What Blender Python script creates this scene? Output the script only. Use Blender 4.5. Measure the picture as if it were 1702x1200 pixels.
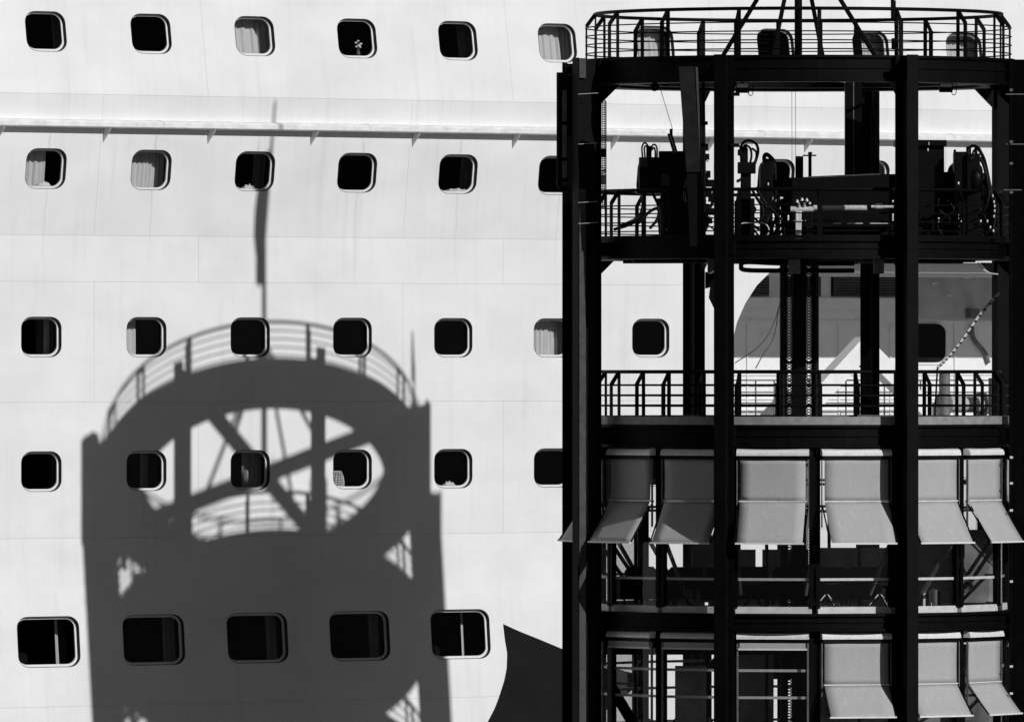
import bpy, bmesh, math, random
from mathutils import Vector, Matrix
random.seed(7)
R = math.radians
scn = bpy.context.scene
for o in list(bpy.data.objects): bpy.data.objects.remove(o, do_unlink=True)
COL = scn.collection

# ------------------------------------------------------------------ camera, sky, sun, exposure
H = 15.0                      # camera height above the quay (it stands on another ship's upper deck)
F = 19190.0                   # focal length in photo pixels (long telephoto)
cam_d = bpy.data.cameras.new('camera'); cam = bpy.data.objects.new('camera', cam_d); COL.objects.link(cam)
cam_d.sensor_width = 36.0; cam_d.lens = F / 1702 * 36.0
cam_d.shift_y = 6.0 / 1702
cam_d.clip_start = 1.0; cam_d.clip_end = 20000
cam.location = (0, 0, H); cam.rotation_euler = (R(90), 0, 0)
scn.camera = cam

SUN_AZ, SUN_EL = R(43.3), math.atan(0.514)      # behind the camera, to the right
w = bpy.data.worlds.new('World'); scn.world = w; w.use_nodes = True
nt = w.node_tree; nt.nodes.clear()
sky = nt.nodes.new('ShaderNodeTexSky'); sky.sky_type = 'NISHITA'; sky.sun_disc = False
sky.air_density = .75; sky.dust_density = .2; sky.sun_elevation = SUN_EL; sky.sun_rotation = math.pi - SUN_AZ
bw = nt.nodes.new('ShaderNodeSeparateColor')      # red-filter black and white, as the deep shadows suggest
bg = nt.nodes.new('ShaderNodeBackground'); ow = nt.nodes.new('ShaderNodeOutputWorld')
bg.inputs['Strength'].default_value = 0.05
nt.links.new(sky.outputs[0], bw.inputs[0]); nt.links.new(bw.outputs[0], bg.inputs['Color']); nt.links.new(bg.outputs[0], ow.inputs['Surface'])

sl = bpy.data.lights.new('sun', 'SUN'); sun = bpy.data.objects.new('sun', sl); COL.objects.link(sun)
sl.energy = 5.0; sl.angle = R(0.5); sl.color = (1, 1, 1)
ldir = Vector((-math.sin(SUN_AZ) * math.cos(SUN_EL), math.cos(SUN_AZ) * math.cos(SUN_EL), -math.sin(SUN_EL)))
sun.rotation_euler = ldir.to_track_quat('-Z', 'Y').to_euler()
sun.location = (60, 150, 80)
vs = scn.view_settings; vs.view_transform = 'Standard'; vs.look = 'None'; vs.exposure = -0.68; vs.gamma = 1; vs.use_curve_mapping = False
scn.render.engine = 'CYCLES'
scn.cycles.max_bounces = 6; scn.cycles.transparent_max_bounces = 16

# ------------------------------------------------------------------ materials (a black and white picture: greys only)
def mat(name, base, rough=0.5, var=0.0, scale=3.0, spec=0.5, metal=0.0, bump=0.0, stretch=(1, 1, 1), bscale=None):
    m = bpy.data.materials.new(name); m.use_nodes = True; t = m.node_tree; b = t.nodes['Principled BSDF']
    b.inputs['Base Color'].default_value = (base, base, base, 1); b.inputs['Roughness'].default_value = rough
    b.inputs['Specular IOR Level'].default_value = spec; b.inputs['Metallic'].default_value = metal
    if var or bump:
        tc = t.nodes.new('ShaderNodeTexCoord'); mp = t.nodes.new('ShaderNodeMapping'); mp.inputs['Scale'].default_value = stretch
        t.links.new(tc.outputs['Object'], mp.inputs['Vector'])
        n = t.nodes.new('ShaderNodeTexNoise'); n.inputs['Scale'].default_value = scale; n.inputs['Detail'].default_value = 6
        t.links.new(mp.outputs[0], n.inputs['Vector'])
        if var:
            r = t.nodes.new('ShaderNodeMapRange'); r.inputs['From Min'].default_value = .3; r.inputs['From Max'].default_value = .7
            r.inputs['To Min'].default_value = base * (1 - var); r.inputs['To Max'].default_value = base * (1 + var)
            t.links.new(n.outputs[0], r.inputs[0])
            t.links.new(r.outputs[0], b.inputs['Base Color'])
        if bump:
            n2 = t.nodes.new('ShaderNodeTexNoise'); n2.inputs['Scale'].default_value = bscale or scale * 4
            t.links.new(mp.outputs[0], n2.inputs['Vector'])
            bp = t.nodes.new('ShaderNodeBump'); bp.inputs['Strength'].default_value = bump; bp.inputs['Distance'].default_value = .02
            t.links.new(n2.outputs[0], bp.inputs['Height']); t.links.new(bp.outputs[0], b.inputs['Normal'])
    return m

def hull_mat(name, base, amt):
    """ship paint: vertical run-off streaks, blotchy fading and slight plate waviness"""
    m = bpy.data.materials.new(name); m.use_nodes = True; t = m.node_tree; b = t.nodes['Principled BSDF']
    b.inputs['Roughness'].default_value = .5; b.inputs['Specular IOR Level'].default_value = .3
    tc = t.nodes.new('ShaderNodeTexCoord')
    def noise(sx, sy, sz, sc, det):
        mp = t.nodes.new('ShaderNodeMapping'); mp.inputs['Scale'].default_value = (sx, sy, sz); t.links.new(tc.outputs['Object'], mp.inputs[0])
        n = t.nodes.new('ShaderNodeTexNoise'); n.inputs['Scale'].default_value = sc; n.inputs['Detail'].default_value = det; n.inputs['Roughness'].default_value = .6
        t.links.new(mp.outputs[0], n.inputs['Vector']); return n.outputs[0]
    def rng(s, a, c, lo, hi):
        r = t.nodes.new('ShaderNodeMapRange'); r.inputs['From Min'].default_value = a; r.inputs['From Max'].default_value = c
        r.inputs['To Min'].default_value = lo; r.inputs['To Max'].default_value = hi; t.links.new(s, r.inputs[0]); return r.outputs[0]
    def mul(a, c):
        q = t.nodes.new('ShaderNodeMath'); q.operation = 'MULTIPLY'
        t.links.new(a, q.inputs[0])
        if isinstance(c, float): q.inputs[1].default_value = c
        else: t.links.new(c, q.inputs[1])
        return q.outputs[0]
    streak = rng(noise(4, 1, .3, 1.0, 6), .55, .85, 1.0, 1 - 1.5 * amt)
    fine = rng(noise(22, 1, .6, 1.0, 4), .5, .85, 1.0, 1 - .7 * amt)
    blot = rng(noise(.5, 1, .7, 1.0, 8), .3, .7, 1 - 1.6 * amt, 1.0)
    sp = rng(noise(9, 1, 9, 1.0, 4), .72, .8, 1.0, 1 - 2 * amt)
    sep = t.nodes.new('ShaderNodeSeparateXYZ'); t.links.new(tc.outputs['Object'], sep.inputs[0])
    def m1(op, a, b=None):
        q = t.nodes.new('ShaderNodeMath'); q.operation = op
        for i_, x_ in enumerate((a, b)):
            if x_ is None: continue
            if isinstance(x_, (int, float)): q.inputs[i_].default_value = x_
            else: t.links.new(x_, q.inputs[i_])
        return q.outputs[0]
    wob = m1('MULTIPLY', m1('SUBTRACT', noise(.9, 1, .7, 1.0, 3), .5), .35)
    ph = m1('FRACT', m1('DIVIDE', m1('ADD', m1('ADD', sep.outputs[0], wob), 80.1 + 4.3), 2.67))
    near = m1('ABSOLUTE', m1('SUBTRACT', ph, .5))
    line = rng(near, 0.0, .016, 1 - 2.2 * amt, 1.0)
    zin = rng(sep.outputs[2], 15 + 1.2, 15 + 4.3, 0.0, 1.0)
    zup = rng(sep.outputs[2], 15 + 4.6, 15 + 4.75, 1.0, 0.0)
    mk = m1('MULTIPLY', zin, zup)
    stain = m1('SUBTRACT', 1.0, m1('MULTIPLY', m1('SUBTRACT', 1.0, line), mk))
    c = mul(mul(mul(mul(mul(streak, fine), blot), sp), stain), base)
    t.links.new(c, b.inputs['Base Color'])
    bp = t.nodes.new('ShaderNodeBump'); bp.inputs['Strength'].default_value = .35; bp.inputs['Distance'].default_value = .05
    t.links.new(noise(.8, 1, .9, 1.0, 2), bp.inputs['Height']); t.links.new(bp.outputs[0], b.inputs['Normal'])
    return m

def fabric_mat(name, base):
    m = bpy.data.materials.new(name); m.use_nodes = True; t = m.node_tree; b = t.nodes['Principled BSDF']
    b.inputs['Roughness'].default_value = .9; b.inputs['Specular IOR Level'].default_value = .1
    tc = t.nodes.new('ShaderNodeTexCoord')
    def noise(s, sc, det):
        mp = t.nodes.new('ShaderNodeMapping'); mp.inputs['Scale'].default_value = s; t.links.new(tc.outputs['Object'], mp.inputs[0])
        n = t.nodes.new('ShaderNodeTexNoise'); n.inputs['Scale'].default_value = sc; n.inputs['Detail'].default_value = det
        t.links.new(mp.outputs[0], n.inputs['Vector']); return n.outputs[0]
    a = t.nodes.new('ShaderNodeMapRange'); a.inputs['From Min'].default_value = .3; a.inputs['From Max'].default_value = .7
    a.inputs['To Min'].default_value = base * .94; a.inputs['To Max'].default_value = base * 1.05
    t.links.new(noise((1, 1, .5), 26, 5), a.inputs[0])
    s = t.nodes.new('ShaderNodeMapRange'); s.inputs['From Min'].default_value = .58; s.inputs['From Max'].default_value = .75
    s.inputs['To Min'].default_value = 1; s.inputs['To Max'].default_value = 1.14
    t.links.new(noise((9, 9, .9), 1.0, 4), s.inputs[0])
    q = t.nodes.new('ShaderNodeMath'); q.operation = 'MULTIPLY'; t.links.new(a.outputs[0], q.inputs[0]); t.links.new(s.outputs[0], q.inputs[1])
    t.links.new(q.outputs[0], b.inputs['Base Color'])
    return m

def glass_mat(name, tint, gloss):
    m = bpy.data.materials.new(name); m.use_nodes = True; t = m.node_tree; t.nodes.clear()
    o = t.nodes.new('ShaderNodeOutputMaterial'); mx = t.nodes.new('ShaderNodeMixShader')
    tr = t.nodes.new('ShaderNodeBsdfTransparent'); tr.inputs[0].default_value = (tint, tint, tint, 1)
    gl = t.nodes.new('ShaderNodeBsdfGlossy'); gl.inputs['Roughness'].default_value = .03
    fr = t.nodes.new('ShaderNodeFresnel'); fr.inputs[0].default_value = 1.45
    mm = t.nodes.new('ShaderNodeMath'); mm.operation = 'MULTIPLY'; mm.inputs[1].default_value = gloss
    t.links.new(fr.outputs[0], mm.inputs[0]); t.links.new(mm.outputs[0], mx.inputs[0])
    t.links.new(tr.outputs[0], mx.inputs[1]); t.links.new(gl.outputs[0], mx.inputs[2]); t.links.new(mx.outputs[0], o.inputs[0])
    return m

M = dict(
    hull=hull_mat('hull_paint', .85, .085),
    white=mat('white_paint', .80, .45, .05, 5),
    frame=mat('window_frame_paint', .78, .4, .04, 8),
    strake=mat('strake_paint', .80, .5, .14, 9, stretch=(.6, 1, 1)),
    swoosh=mat('dark_hull_paint', .006, .5, .3, 2, spec=.15),
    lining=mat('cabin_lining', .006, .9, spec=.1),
    glass=glass_mat('window_glass', .86, .3),
    curtain=mat('curtain_cloth', .62, .95, .08, 20, stretch=(1, 1, .2), spec=.05),
    steel=mat('black_steel', .0032, .55, .35, 4, spec=.06, bump=.15),
    strip=mat('grey_conduit_paint', .06, .6, .25, 6, spec=.15),
    machine=mat('black_machine', .0028, .45, .4, 8, spec=.12),
    rubber=mat('black_rubber', .003, .5, .2, 8, spec=.15),
    chrome=mat('chrome', .78, .28, .2, 14, metal=.3),
    fabric=fabric_mat('awning_fabric', .40),
    hood=mat('awning_hood_paint', .74, .35, .1, 12),
    light=mat('pale_trim_paint', .66, .4, .12, 10),
    kerb=mat('kerb_paint', .24, .6, .22, 7),
    kerbw=mat('cafe_kerb_paint', .58, .5, .12, 6),
    mid=mat('grey_paint', .13, .6, .25, 8),
    dark=mat('dark_furniture', .008, .7, .3, 8, spec=.1),
    screen=mat('smoked_screen', .34, .35, .5, 1.6, spec=.3),  # grey base colour stands in for reflections in the dark glass
    clear=glass_mat('facade_glass', .93, .5),
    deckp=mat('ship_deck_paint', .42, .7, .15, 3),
    asphalt=mat('asphalt', .05, .9, .3, 6, bump=.3),
    concrete=mat('concrete', .3, .85, .2, 3, bump=.2),
    water=mat('sea_water', .01, .06, .2, .4, spec=.5, bump=.6, bscale=1.2),
    jamb_shade=mat('window_jamb_shade', .045, .7, .2, 10, spec=.2),  # dark tone that puts the shadow line of the window jambs into colour
    boom=mat('boom_paint', .014, .55, .3, 5, spec=.08),
    wire=mat('wire', .02, .5),
    wicker=mat('wicker', .55, .8, .2, 20),
    leaf=mat('flower_stem', .05, .8),
)

# ------------------------------------------------------------------ mesh helpers
class MB:
    def __init__(self): self.v = []; self.f = []; self.smooth = False
    def add(self, vs, fs):
        n = len(self.v); self.v += [tuple(p) for p in vs]; self.f += [[i + n for i in q] for q in fs]; return self
    def box(self, x0, x1, y0, y1, z0, z1, mtx=None):
        vs = [Vector((x, y, z)) for z in (z0, z1) for x, y in ((x0, y0), (x1, y0), (x1, y1), (x0, y1))]
        if mtx: vs = [mtx @ p for p in vs]
        return self.add(vs, [(3, 2, 1, 0), (4, 5, 6, 7), (0, 1, 5, 4), (1, 2, 6, 5), (2, 3, 7, 6), (3, 0, 4, 7)])
    def bar(self, p, q, a, b=None, up=(0, 0, 1)):
        b = b or a; p, q = Vector(p), Vector(q); d = (q - p).normalized(); u = Vector(up)
        if abs(d.dot(u)) > .98: u = Vector((0, 1, 0))
        s = d.cross(u).normalized(); t = s.cross(d)
        vs = [c + s * (i * a / 2) + t * (j * b / 2) for c in (p, q) for i, j in ((-1, -1), (1, -1), (1, 1), (-1, 1))]
        return self.add(vs, [(0, 1, 2, 3), (7, 6, 5, 4), (4, 5, 1, 0), (5, 6, 2, 1), (6, 7, 3, 2), (7, 4, 0, 3)])
    def tube(self, pts, r, n=8, closed=False):
        pts = [Vector(p) for p in pts]; m = len(pts); rr = r if isinstance(r, (list, tuple)) else [r] * m
        base = []; prev = None
        for i, p in enumerate(pts):
            a = pts[(i - 1) % m] if (closed or i) else p; c = pts[(i + 1) % m] if (closed or i < m - 1) else p
            d = (c - a).normalized()
            s = prev - d * prev.dot(d) if prev else None
            if s is None or s.length < 1e-4:
                u = Vector((0, 0, 1)) if abs(d.z) < .9 else Vector((1, 0, 0)); s = d.cross(u)
            s.normalize(); prev = s; t = d.cross(s)
            base.append([p + (s * math.cos(k * 2 * math.pi / n) + t * math.sin(k * 2 * math.pi / n)) * rr[i] for k in range(n)])
        vs = [q for ring in base for q in ring]; fs = []
        for i in range(m if closed else m - 1):
            j = (i + 1) % m
            for k in range(n): fs.append((i * n + k, i * n + (k + 1) % n, j * n + (k + 1) % n, j * n + k))
        if not closed: fs += [tuple(range(n))[::-1], tuple((m - 1) * n + k for k in range(n))]
        return self.add(vs, fs)
    def cyl(self, p, q, r, n=14): return self.tube([p, q], r, n)
    def ring(self, r0, r1, z0, z1, n=64, rot=0):
        """closed annulus (r0 may be 0)"""
        vs = []; fs = []
        for k in range(n):
            a = rot + k * 2 * math.pi / n; c, s = math.cos(a), math.sin(a)
            vs += [(r1 * c, r1 * s, z0), (r1 * c, r1 * s, z1), (r0 * c, r0 * s, z0), (r0 * c, r0 * s, z1)]
        for k in range(n):
            i, j = 4 * k, 4 * ((k + 1) % n)
            fs += [(i, j, j + 1, i + 1), (i + 1, j + 1, j + 3, i + 3), (j, i, i + 2, j + 2)]
            if r0 > 1e-6: fs.append((j + 2, i + 2, i + 3, j + 3))
        return self.add(vs, fs)
    def lathe(self, prof, c, n=14):
        vs = [(c[0] + r * math.cos(k * 2 * math.pi / n), c[1] + r * math.sin(k * 2 * math.pi / n), c[2] + z) for r, z in prof for k in range(n)]
        fs = [(i * n + k, i * n + (k + 1) % n, (i + 1) * n + (k + 1) % n, (i + 1) * n + k) for i in range(len(prof) - 1) for k in range(n)]
        return self.add(vs, fs)
    def prism(self, poly, d0, d1, fn):
        """poly 2D, extruded; fn(a,b,d)->3D"""
        n = len(poly); vs = [fn(a, b, d0) for a, b in poly] + [fn(a, b, d1) for a, b in poly]
        fs = [tuple(range(n))[::-1], tuple(range(n, 2 * n))] + [(k, (k + 1) % n, n + (k + 1) % n, n + k) for k in range(n)]
        return self.add(vs, fs)
    def mesh(self, name):
        me = bpy.data.meshes.new(name); me.from_pydata(self.v, [], self.f); me.update()
        if self.smooth:
            me.polygons.foreach_set('use_smooth', [True] * len(me.polygons))
        return me
    def build(self, name, m, parent=None, **kw):
        me = self.mesh(name); me.materials.append(M[m]); return link(name, me, parent, **kw)

def link(name, me, parent=None, label=None, cat=None, group=None, kind=None, loc=None, rz=None):
    o = bpy.data.objects.new(name, me); COL.objects.link(o)
    if parent: o.parent = parent
    if loc: o.location = loc
    if rz is not None: o.rotation_euler = (0, 0, rz)
    for k, v in (('label', label), ('category', cat), ('group', group), ('kind', kind)):
        if v: o[k] = v
    return o
def fix(me):
    bm = bmesh.new(); bm.from_mesh(me); bmesh.ops.recalc_face_normals(bm, faces=bm.faces); bm.to_mesh(me); bm.free()
def arc(c, r, a0, a1, n, ax=(1, 0, 0), ay=(0, 0, 1)):
    c, ax, ay = Vector(c), Vector(ax), Vector(ay)
    return [c + ax * (r * math.cos(a0 + (a1 - a0) * k / n)) + ay * (r * math.sin(a0 + (a1 - a0) * k / n)) for k in range(n + 1)]
def spline(pts, n=6):
    """Catmull-Rom through points"""
    P = [Vector(p) for p in pts]; P = [P[0] * 2 - P[1]] + P + [P[-1] * 2 - P[-2]]; out = []
    for i in range(1, len(P) - 2):
        for k in range(n):
            t = k / n; a, b, c, d = P[i - 1:i + 3]
            out.append(.5 * ((2 * b) + (c - a) * t + (2 * a - 5 * b + 4 * c - d) * t * t + (3 * b - a - 3 * c + d) * t ** 3))
    out.append(P[-2]); return out

# ------------------------------------------------------------------ site frame
TX, TY = 5.60, 225.8                         # tower axis
TH = R(39)                                 # angle of the ship's side to the view
KS = 15.59                                   # horizontal distance, axis to ship's side along the sun
OX, OY = TX - KS * math.sin(SUN_AZ), TY + KS * math.cos(SUN_AZ)
cT, sT = math.cos(TH), math.sin(TH)

# ship frame: x along the side (u), y inwards, z up (world z)
PROF = [(12, -.59), (5.47, .333), (2.62, 0), (-3.51, 0), (-6.91, .275), (-18, 1.17)]   # (z above eye level, outward bulge)
def bulge(z):
    for (za, oa), (zb, ob) in zip(PROF, PROF[1:]):
        if z >= zb or zb == -18: return oa + (ob - oa) * (z - za) / (zb - za)
def HS(u, z, d=0.0):                         # point of the side, z relative to eye level, d inwards
    return Vector((u, d - bulge(z), H + z))
def hull_u(px, d=0.0, o=0.0):                # survey: bearing -> station along a plane d inside the side
    k = (px - 851) / F; o = o - d
    return (k * (OY - o * cT) - OX - o * sT) / (cT - k * sT)
def hull_z(px, py, d=0.0):
    return (606 - py) * (OY + hull_u(px, d) * sT + d * cT) / F

def rrect(cx, cz, w_, h_, rx, rz_, n=6):
    out = []
    for sx, sz, a0 in ((1, 1, 0), (-1, 1, 90), (-1, -1, 180), (1, -1, 270)):
        for k in range(n + 1):
            a = R(a0 + 90 * k / n)
            out.append((cx + sx * (w_ / 2 - rx) + rx * math.cos(a), cz + sz * (h_ / 2 - rz_) + rz_ * math.sin(a)))
    return out

# ------------------------------------------------------------------ ground and water
mb = MB(); mb.add([(-6000, -3000, -2.5), (6000, -3000, -2.5), (6000, 9000, -2.5), (-6000, 9000, -2.5)], [(0, 1, 2, 3)])
mb.build('water', 'water', kind='structure')
quay = bpy.data.objects.new('quay', None); COL.objects.link(quay)
quay.location = (OX, OY, 0); quay.rotation_euler = (0, 0, TH); quay['kind'] = 'structure'
MB().box(-120, 140, -46, -2.6, -6, 0).build('quay_apron', 'asphalt', quay)
MB().box(-120, 140, -2.596, -1.9, -6, .12).build('quay_edge', 'concrete', quay)

# ------------------------------------------------------------------ the ship
ship = bpy.data.objects.new('cruise_ship', None); COL.objects.link(ship)
ship.location = (OX, OY, 0); ship.rotation_euler = (0, 0, TH)
ship['label'] = 'white cruise ship side with rows of rounded cabin windows and a dark painted sweep'
ship['category'] = 'cruise ship'

U0, PITCH = -5.70, 2.67
ROWS = [  # centre height, width, height, corner radii, stations
    (6.73, 1.0, .80, .27, .22, [U0 + PITCH * i for i in range(-2, 7)] + [13.65, 16.32, 18.98, 21.65]),
    (3.96, 1.0, .80, .27, .22, [U0 + PITCH * i for i in range(-2, 7)] + [13.65, 16.32, 18.98, 21.65]),
    (0.56, 1.0, .80, .27, .22, [U0 + PITCH * i for i in range(-2, 7)]),
    (-2.16, 1.0, .80, .27, .22, [U0 + PITCH * i for i in range(-2, 7)]),
    (-5.60, 1.55, 1.01, .27, .215, [U0 + .06 + PITCH * i for i in range(-2, 5)]),
]
UMIN, UMAX = -26.0, 36.0
ULB = 11.9                                   # butt seam before the open mooring deck
# opening of the mooring deck: elliptical upper fore corner
OPEN = [(12.5, -1.25), (12.5, .0), (12.56, .45), (12.7, .9), (12.93, 1.3), (13.25, 1.68), (13.6, 1.95), (14.05, 2.13), (14.6, 2.19), (33, 2.19), (33, -1.25)]

def plate(u0, u1, z0, z1, holes):
    """one hull plate with cut-outs, its edges turned in so that the seam is a real groove"""
    g = .0016
    outer = [(u0 + g, z0 + g), (u1 - g, z0 + g), (u1 - g, z1 - g), (u0 + g, z1 - g)]
    bm = bmesh.new(); edges = []
    def loop(pts):
        vs = [bm.verts.new((a, b, 0)) for a, b in pts]
        return vs, [bm.edges.new((vs[k], vs[(k + 1) % len(vs)])) for k in range(len(vs))]
    ov, oe = loop(outer); edges += oe
    for h in holes: edges += loop(h)[1]
    bmesh.ops.triangle_fill(bm, use_beauty=True, use_dissolve=False, edges=edges)
    bv = [bm.verts.new((p.co.x, p.co.y, .03)) for p in ov]
    for k in range(4): bm.faces.new((ov[k], ov[(k + 1) % 4], bv[(k + 1) % 4], bv[k]))
    for v in bm.verts:
        u, z, d = v.co; v.co = HS(u, z, d)
    bmesh.ops.recalc_face_normals(bm, faces=bm.faces)
    me = bpy.data.meshes.new('hull_plate'); bm.to_mesh(me); bm.free()
    s = sum(p.normal.y * p.area for p in me.polygons)
    if s > 0: me.flip_normals()
    me.materials.append(M['hull']); return link('hull_plate', me, ship)

seam = lambda i: U0 + PITCH * (i + .5)
ZB = [(12, 8.6, []), (8.6, 5.47, [0]), (5.47, 2.62, [1]), (2.62, 1.68, []), (1.68, -.76, [2]), (-.76, -3.51, [3]), (-3.51, -6.91, [4]), (-6.91, -11.2, []), (-11.2, -18, [])]
for k, (z1, z0, rows) in enumerate(ZB):
    cuts = [UMIN, -17.0] + [seam(i) for i in ((-2, 1, 4) if k % 2 else (-3, 0, 3))] + [ULB]
    if not (-3.52 <= z0 and z1 <= 2.62): cuts += [20.3 if k % 2 == 0 else 23.1, 30.2, UMAX]
    for a, b in zip(cuts, cuts[1:]):
        hs = [rrect(u, zc, ww, hh, rx, rzz) for r in rows for (zc, ww, hh, rx, rzz, us) in [ROWS[r]] for u in us if a < u < b]
        plate(a, b, z0, z1, hs)
plate(ULB, UMAX, -3.51, 2.62, [OPEN])

# windows: frame (jamb and lit flange) > pane, curtain
def ringstrip(mb, la, lb):
    n = len(la); i0 = len(mb.v); mb.v += [tuple(p) for p in la] + [tuple(p) for p in lb]
    mb.f += [(i0 + k, i0 + (k + 1) % n, i0 + n + (k + 1) % n, i0 + n + k) for k in range(n)]
WIN = {}
for ri, (zc, ww, hh, rx, rzz, us) in enumerate(ROWS):
    fl = .045 if ri < 4 else .05; rec = .085
    L = lambda e, d: [HS(a, b, d) for a, b in rrect(0, zc, ww - 2 * e, hh - 2 * e, rx - e, rzz - e)]
    mb = MB()
    ringstrip(mb, L(fl, rec), L(0, rec)); ringstrip(mb, L(fl, rec + .035), L(fl, rec))
    fme = mb.mesh('window'); fme.materials.append(M['frame'])
    sb = MB(); ringstrip(sb, L(0, rec), L(0, -.003)); ringstrip(sb, L(0, -.003), L(-.009, -.003)); ringstrip(sb, L(-.009, -.003), L(-.009, .01))  # jamb and thin outer ring, coloured dark in place of their shadow
    sme_ = sb.mesh('jamb_shade'); sme_.materials.append(M['jamb_shade'])
    pl = L(fl - .004, rec + .03); pm = MB(); pm.add(pl, [tuple(range(len(pl)))]); pme = pm.mesh('pane'); pme.materials.append(M['glass'])
    for ci, u in enumerate(us):
        wo = link('window', fme, ship, loc=(u, 0, 0)); link('pane', pme, wo); link('jamb_shade', sme_, wo); WIN[(ri, ci - 2)] = wo

def curtain(row, col, f0, f1, depth=.46, drop=0.0):
    """hanging cloth covering the fraction f0..f1 of the opening as seen from outside"""
    zc, ww, hh = ROWS[row][:3]; mb = MB(); mb.smooth = True
    a = -ww / 2 + f0 * ww + depth * math.tan(TH); b = -ww / 2 + f1 * ww + depth * math.tan(TH)
    n = max(8, int((b - a) * 60)); ph = random.uniform(0, 6); fr = random.uniform(28, 62); vs = []; fs = []
    for j, z in enumerate((zc - hh * .75, zc, zc + hh * .75)):
        for k in range(n + 1):
            u = a + (b - a) * k / n
            d = depth + .026 * math.sin(u * fr + 1.4 * math.sin(u * 9 + ph) + ph + .3 * j) + .012 * math.sin(u * fr * 2.3 + ph)
            vs.append(HS(u, z, d))
    for j in range(2):
        for k in range(n): fs.append((j * (n + 1) + k, j * (n + 1) + k + 1, (j + 1) * (n + 1) + k + 1, (j + 1) * (n + 1) + k))
    mb.add(vs, fs); return mb.build('curtain', 'curtain', WIN[(row, col)])
curtain(0, 2, -.2, 1.05); curtain(0, 5, -.1, 1.05); curtain(0, 6, .05, .75)
curtain(0, 0, .62, 1.1, .75); curtain(0, 4, .5, 1.1, .8); curtain(0, 8, .3, 1.1); curtain(0, 9, -.1, 1.1)
curtain(1, 0, -.2, .42); curtain(1, 1, -.2, .8); curtain(1, 2, .4, .7, .9); curtain(1, 4, .55, 1.0, .85); curtain(1, 8, -.1, 1.1)
curtain(2, 0, .55, .66); curtain(2, 1, -.2, .2); curtain(2, 5, -.2, 1.1)
curtain(3, 1, .3, .5, .95); curtain(3, 2, .25, .75, .62)
curtain(4, 0, .58, .63, .62); curtain(4, 4, .51, .54, .62); curtain(4, 1, .62, .8, .95); curtain(4, 2, .62, .8, .95); curtain(4, 3, .62, .8, .95)

# dark cabin linings behind the plates, leaving the mooring deck open
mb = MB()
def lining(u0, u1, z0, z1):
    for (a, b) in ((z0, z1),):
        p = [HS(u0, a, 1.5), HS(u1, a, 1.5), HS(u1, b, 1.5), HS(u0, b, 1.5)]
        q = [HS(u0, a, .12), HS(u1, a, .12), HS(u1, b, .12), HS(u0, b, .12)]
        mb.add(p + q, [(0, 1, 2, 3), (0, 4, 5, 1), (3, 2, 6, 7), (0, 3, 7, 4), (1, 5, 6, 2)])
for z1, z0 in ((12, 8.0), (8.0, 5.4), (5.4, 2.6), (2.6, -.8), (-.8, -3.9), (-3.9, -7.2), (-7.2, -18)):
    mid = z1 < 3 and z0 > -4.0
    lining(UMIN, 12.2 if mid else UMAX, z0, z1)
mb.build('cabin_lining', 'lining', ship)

# belting: a rounded ledge with a drip lip and brackets
st = MB(); st.smooth = False
prof = [(4.965, .0), (4.955, .08), (4.935, .20), (4.90, .245), (4.82, .25), (4.805, .235), (4.80, .20), (4.79, .0)]
na = 60; vs = []; fs = []
for k in range(na + 1):
    u = UMIN + (UMAX - UMIN) * k / na
    for z, out in prof: vs.append(HS(u, z, -out + random.uniform(-.003, .003)))
m_ = len(prof)
for k in range(na):
    for j in range(m_ - 1): fs.append((k * m_ + j, k * m_ + j + 1, (k + 1) * m_ + j + 1, (k + 1) * m_ + j))
st.add(vs, fs); belting = st.build('belting', 'strake', ship); fix(belting.data)
def hs_prism(mb, poly, u0, u1):               # poly in (z, outward)
    n = len(poly); v = [HS(u0, z, -o) for z, o in poly] + [HS(u1, z, -o) for z, o in poly]
    mb.add(v, [tuple(range(n)), tuple(range(n, 2 * n))[::-1]] + [(k, n + k, n + (k + 1) % n, (k + 1) % n) for k in range(n)])
bmz = None
for i in range(-8, 15):
    if bmz is None:
        b_ = MB(); hs_prism(b_, [(4.80, .0), (4.80, .235), (4.74, .21), (4.50, .0)], -.006, .006); bmz = b_.mesh('bracket'); bmz.materials.append(M['strake'])
    link('bracket', bmz, belting, loc=(U0 + 1.40 + PITCH * i, 0, 0))
# joints where the belting lengths meet
for i in range(-4, 7):
    j_ = MB(); hs_prism(j_, [(4.975, 0), (4.965, .085), (4.943, .205), (4.905, .253), (4.815, .258), (4.80, .0)], -.02, .02)
    j_.build('joint_strap', 'strake', belting, loc=(U0 + 2.75 + 5.34 * i, 0, 0))

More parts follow.
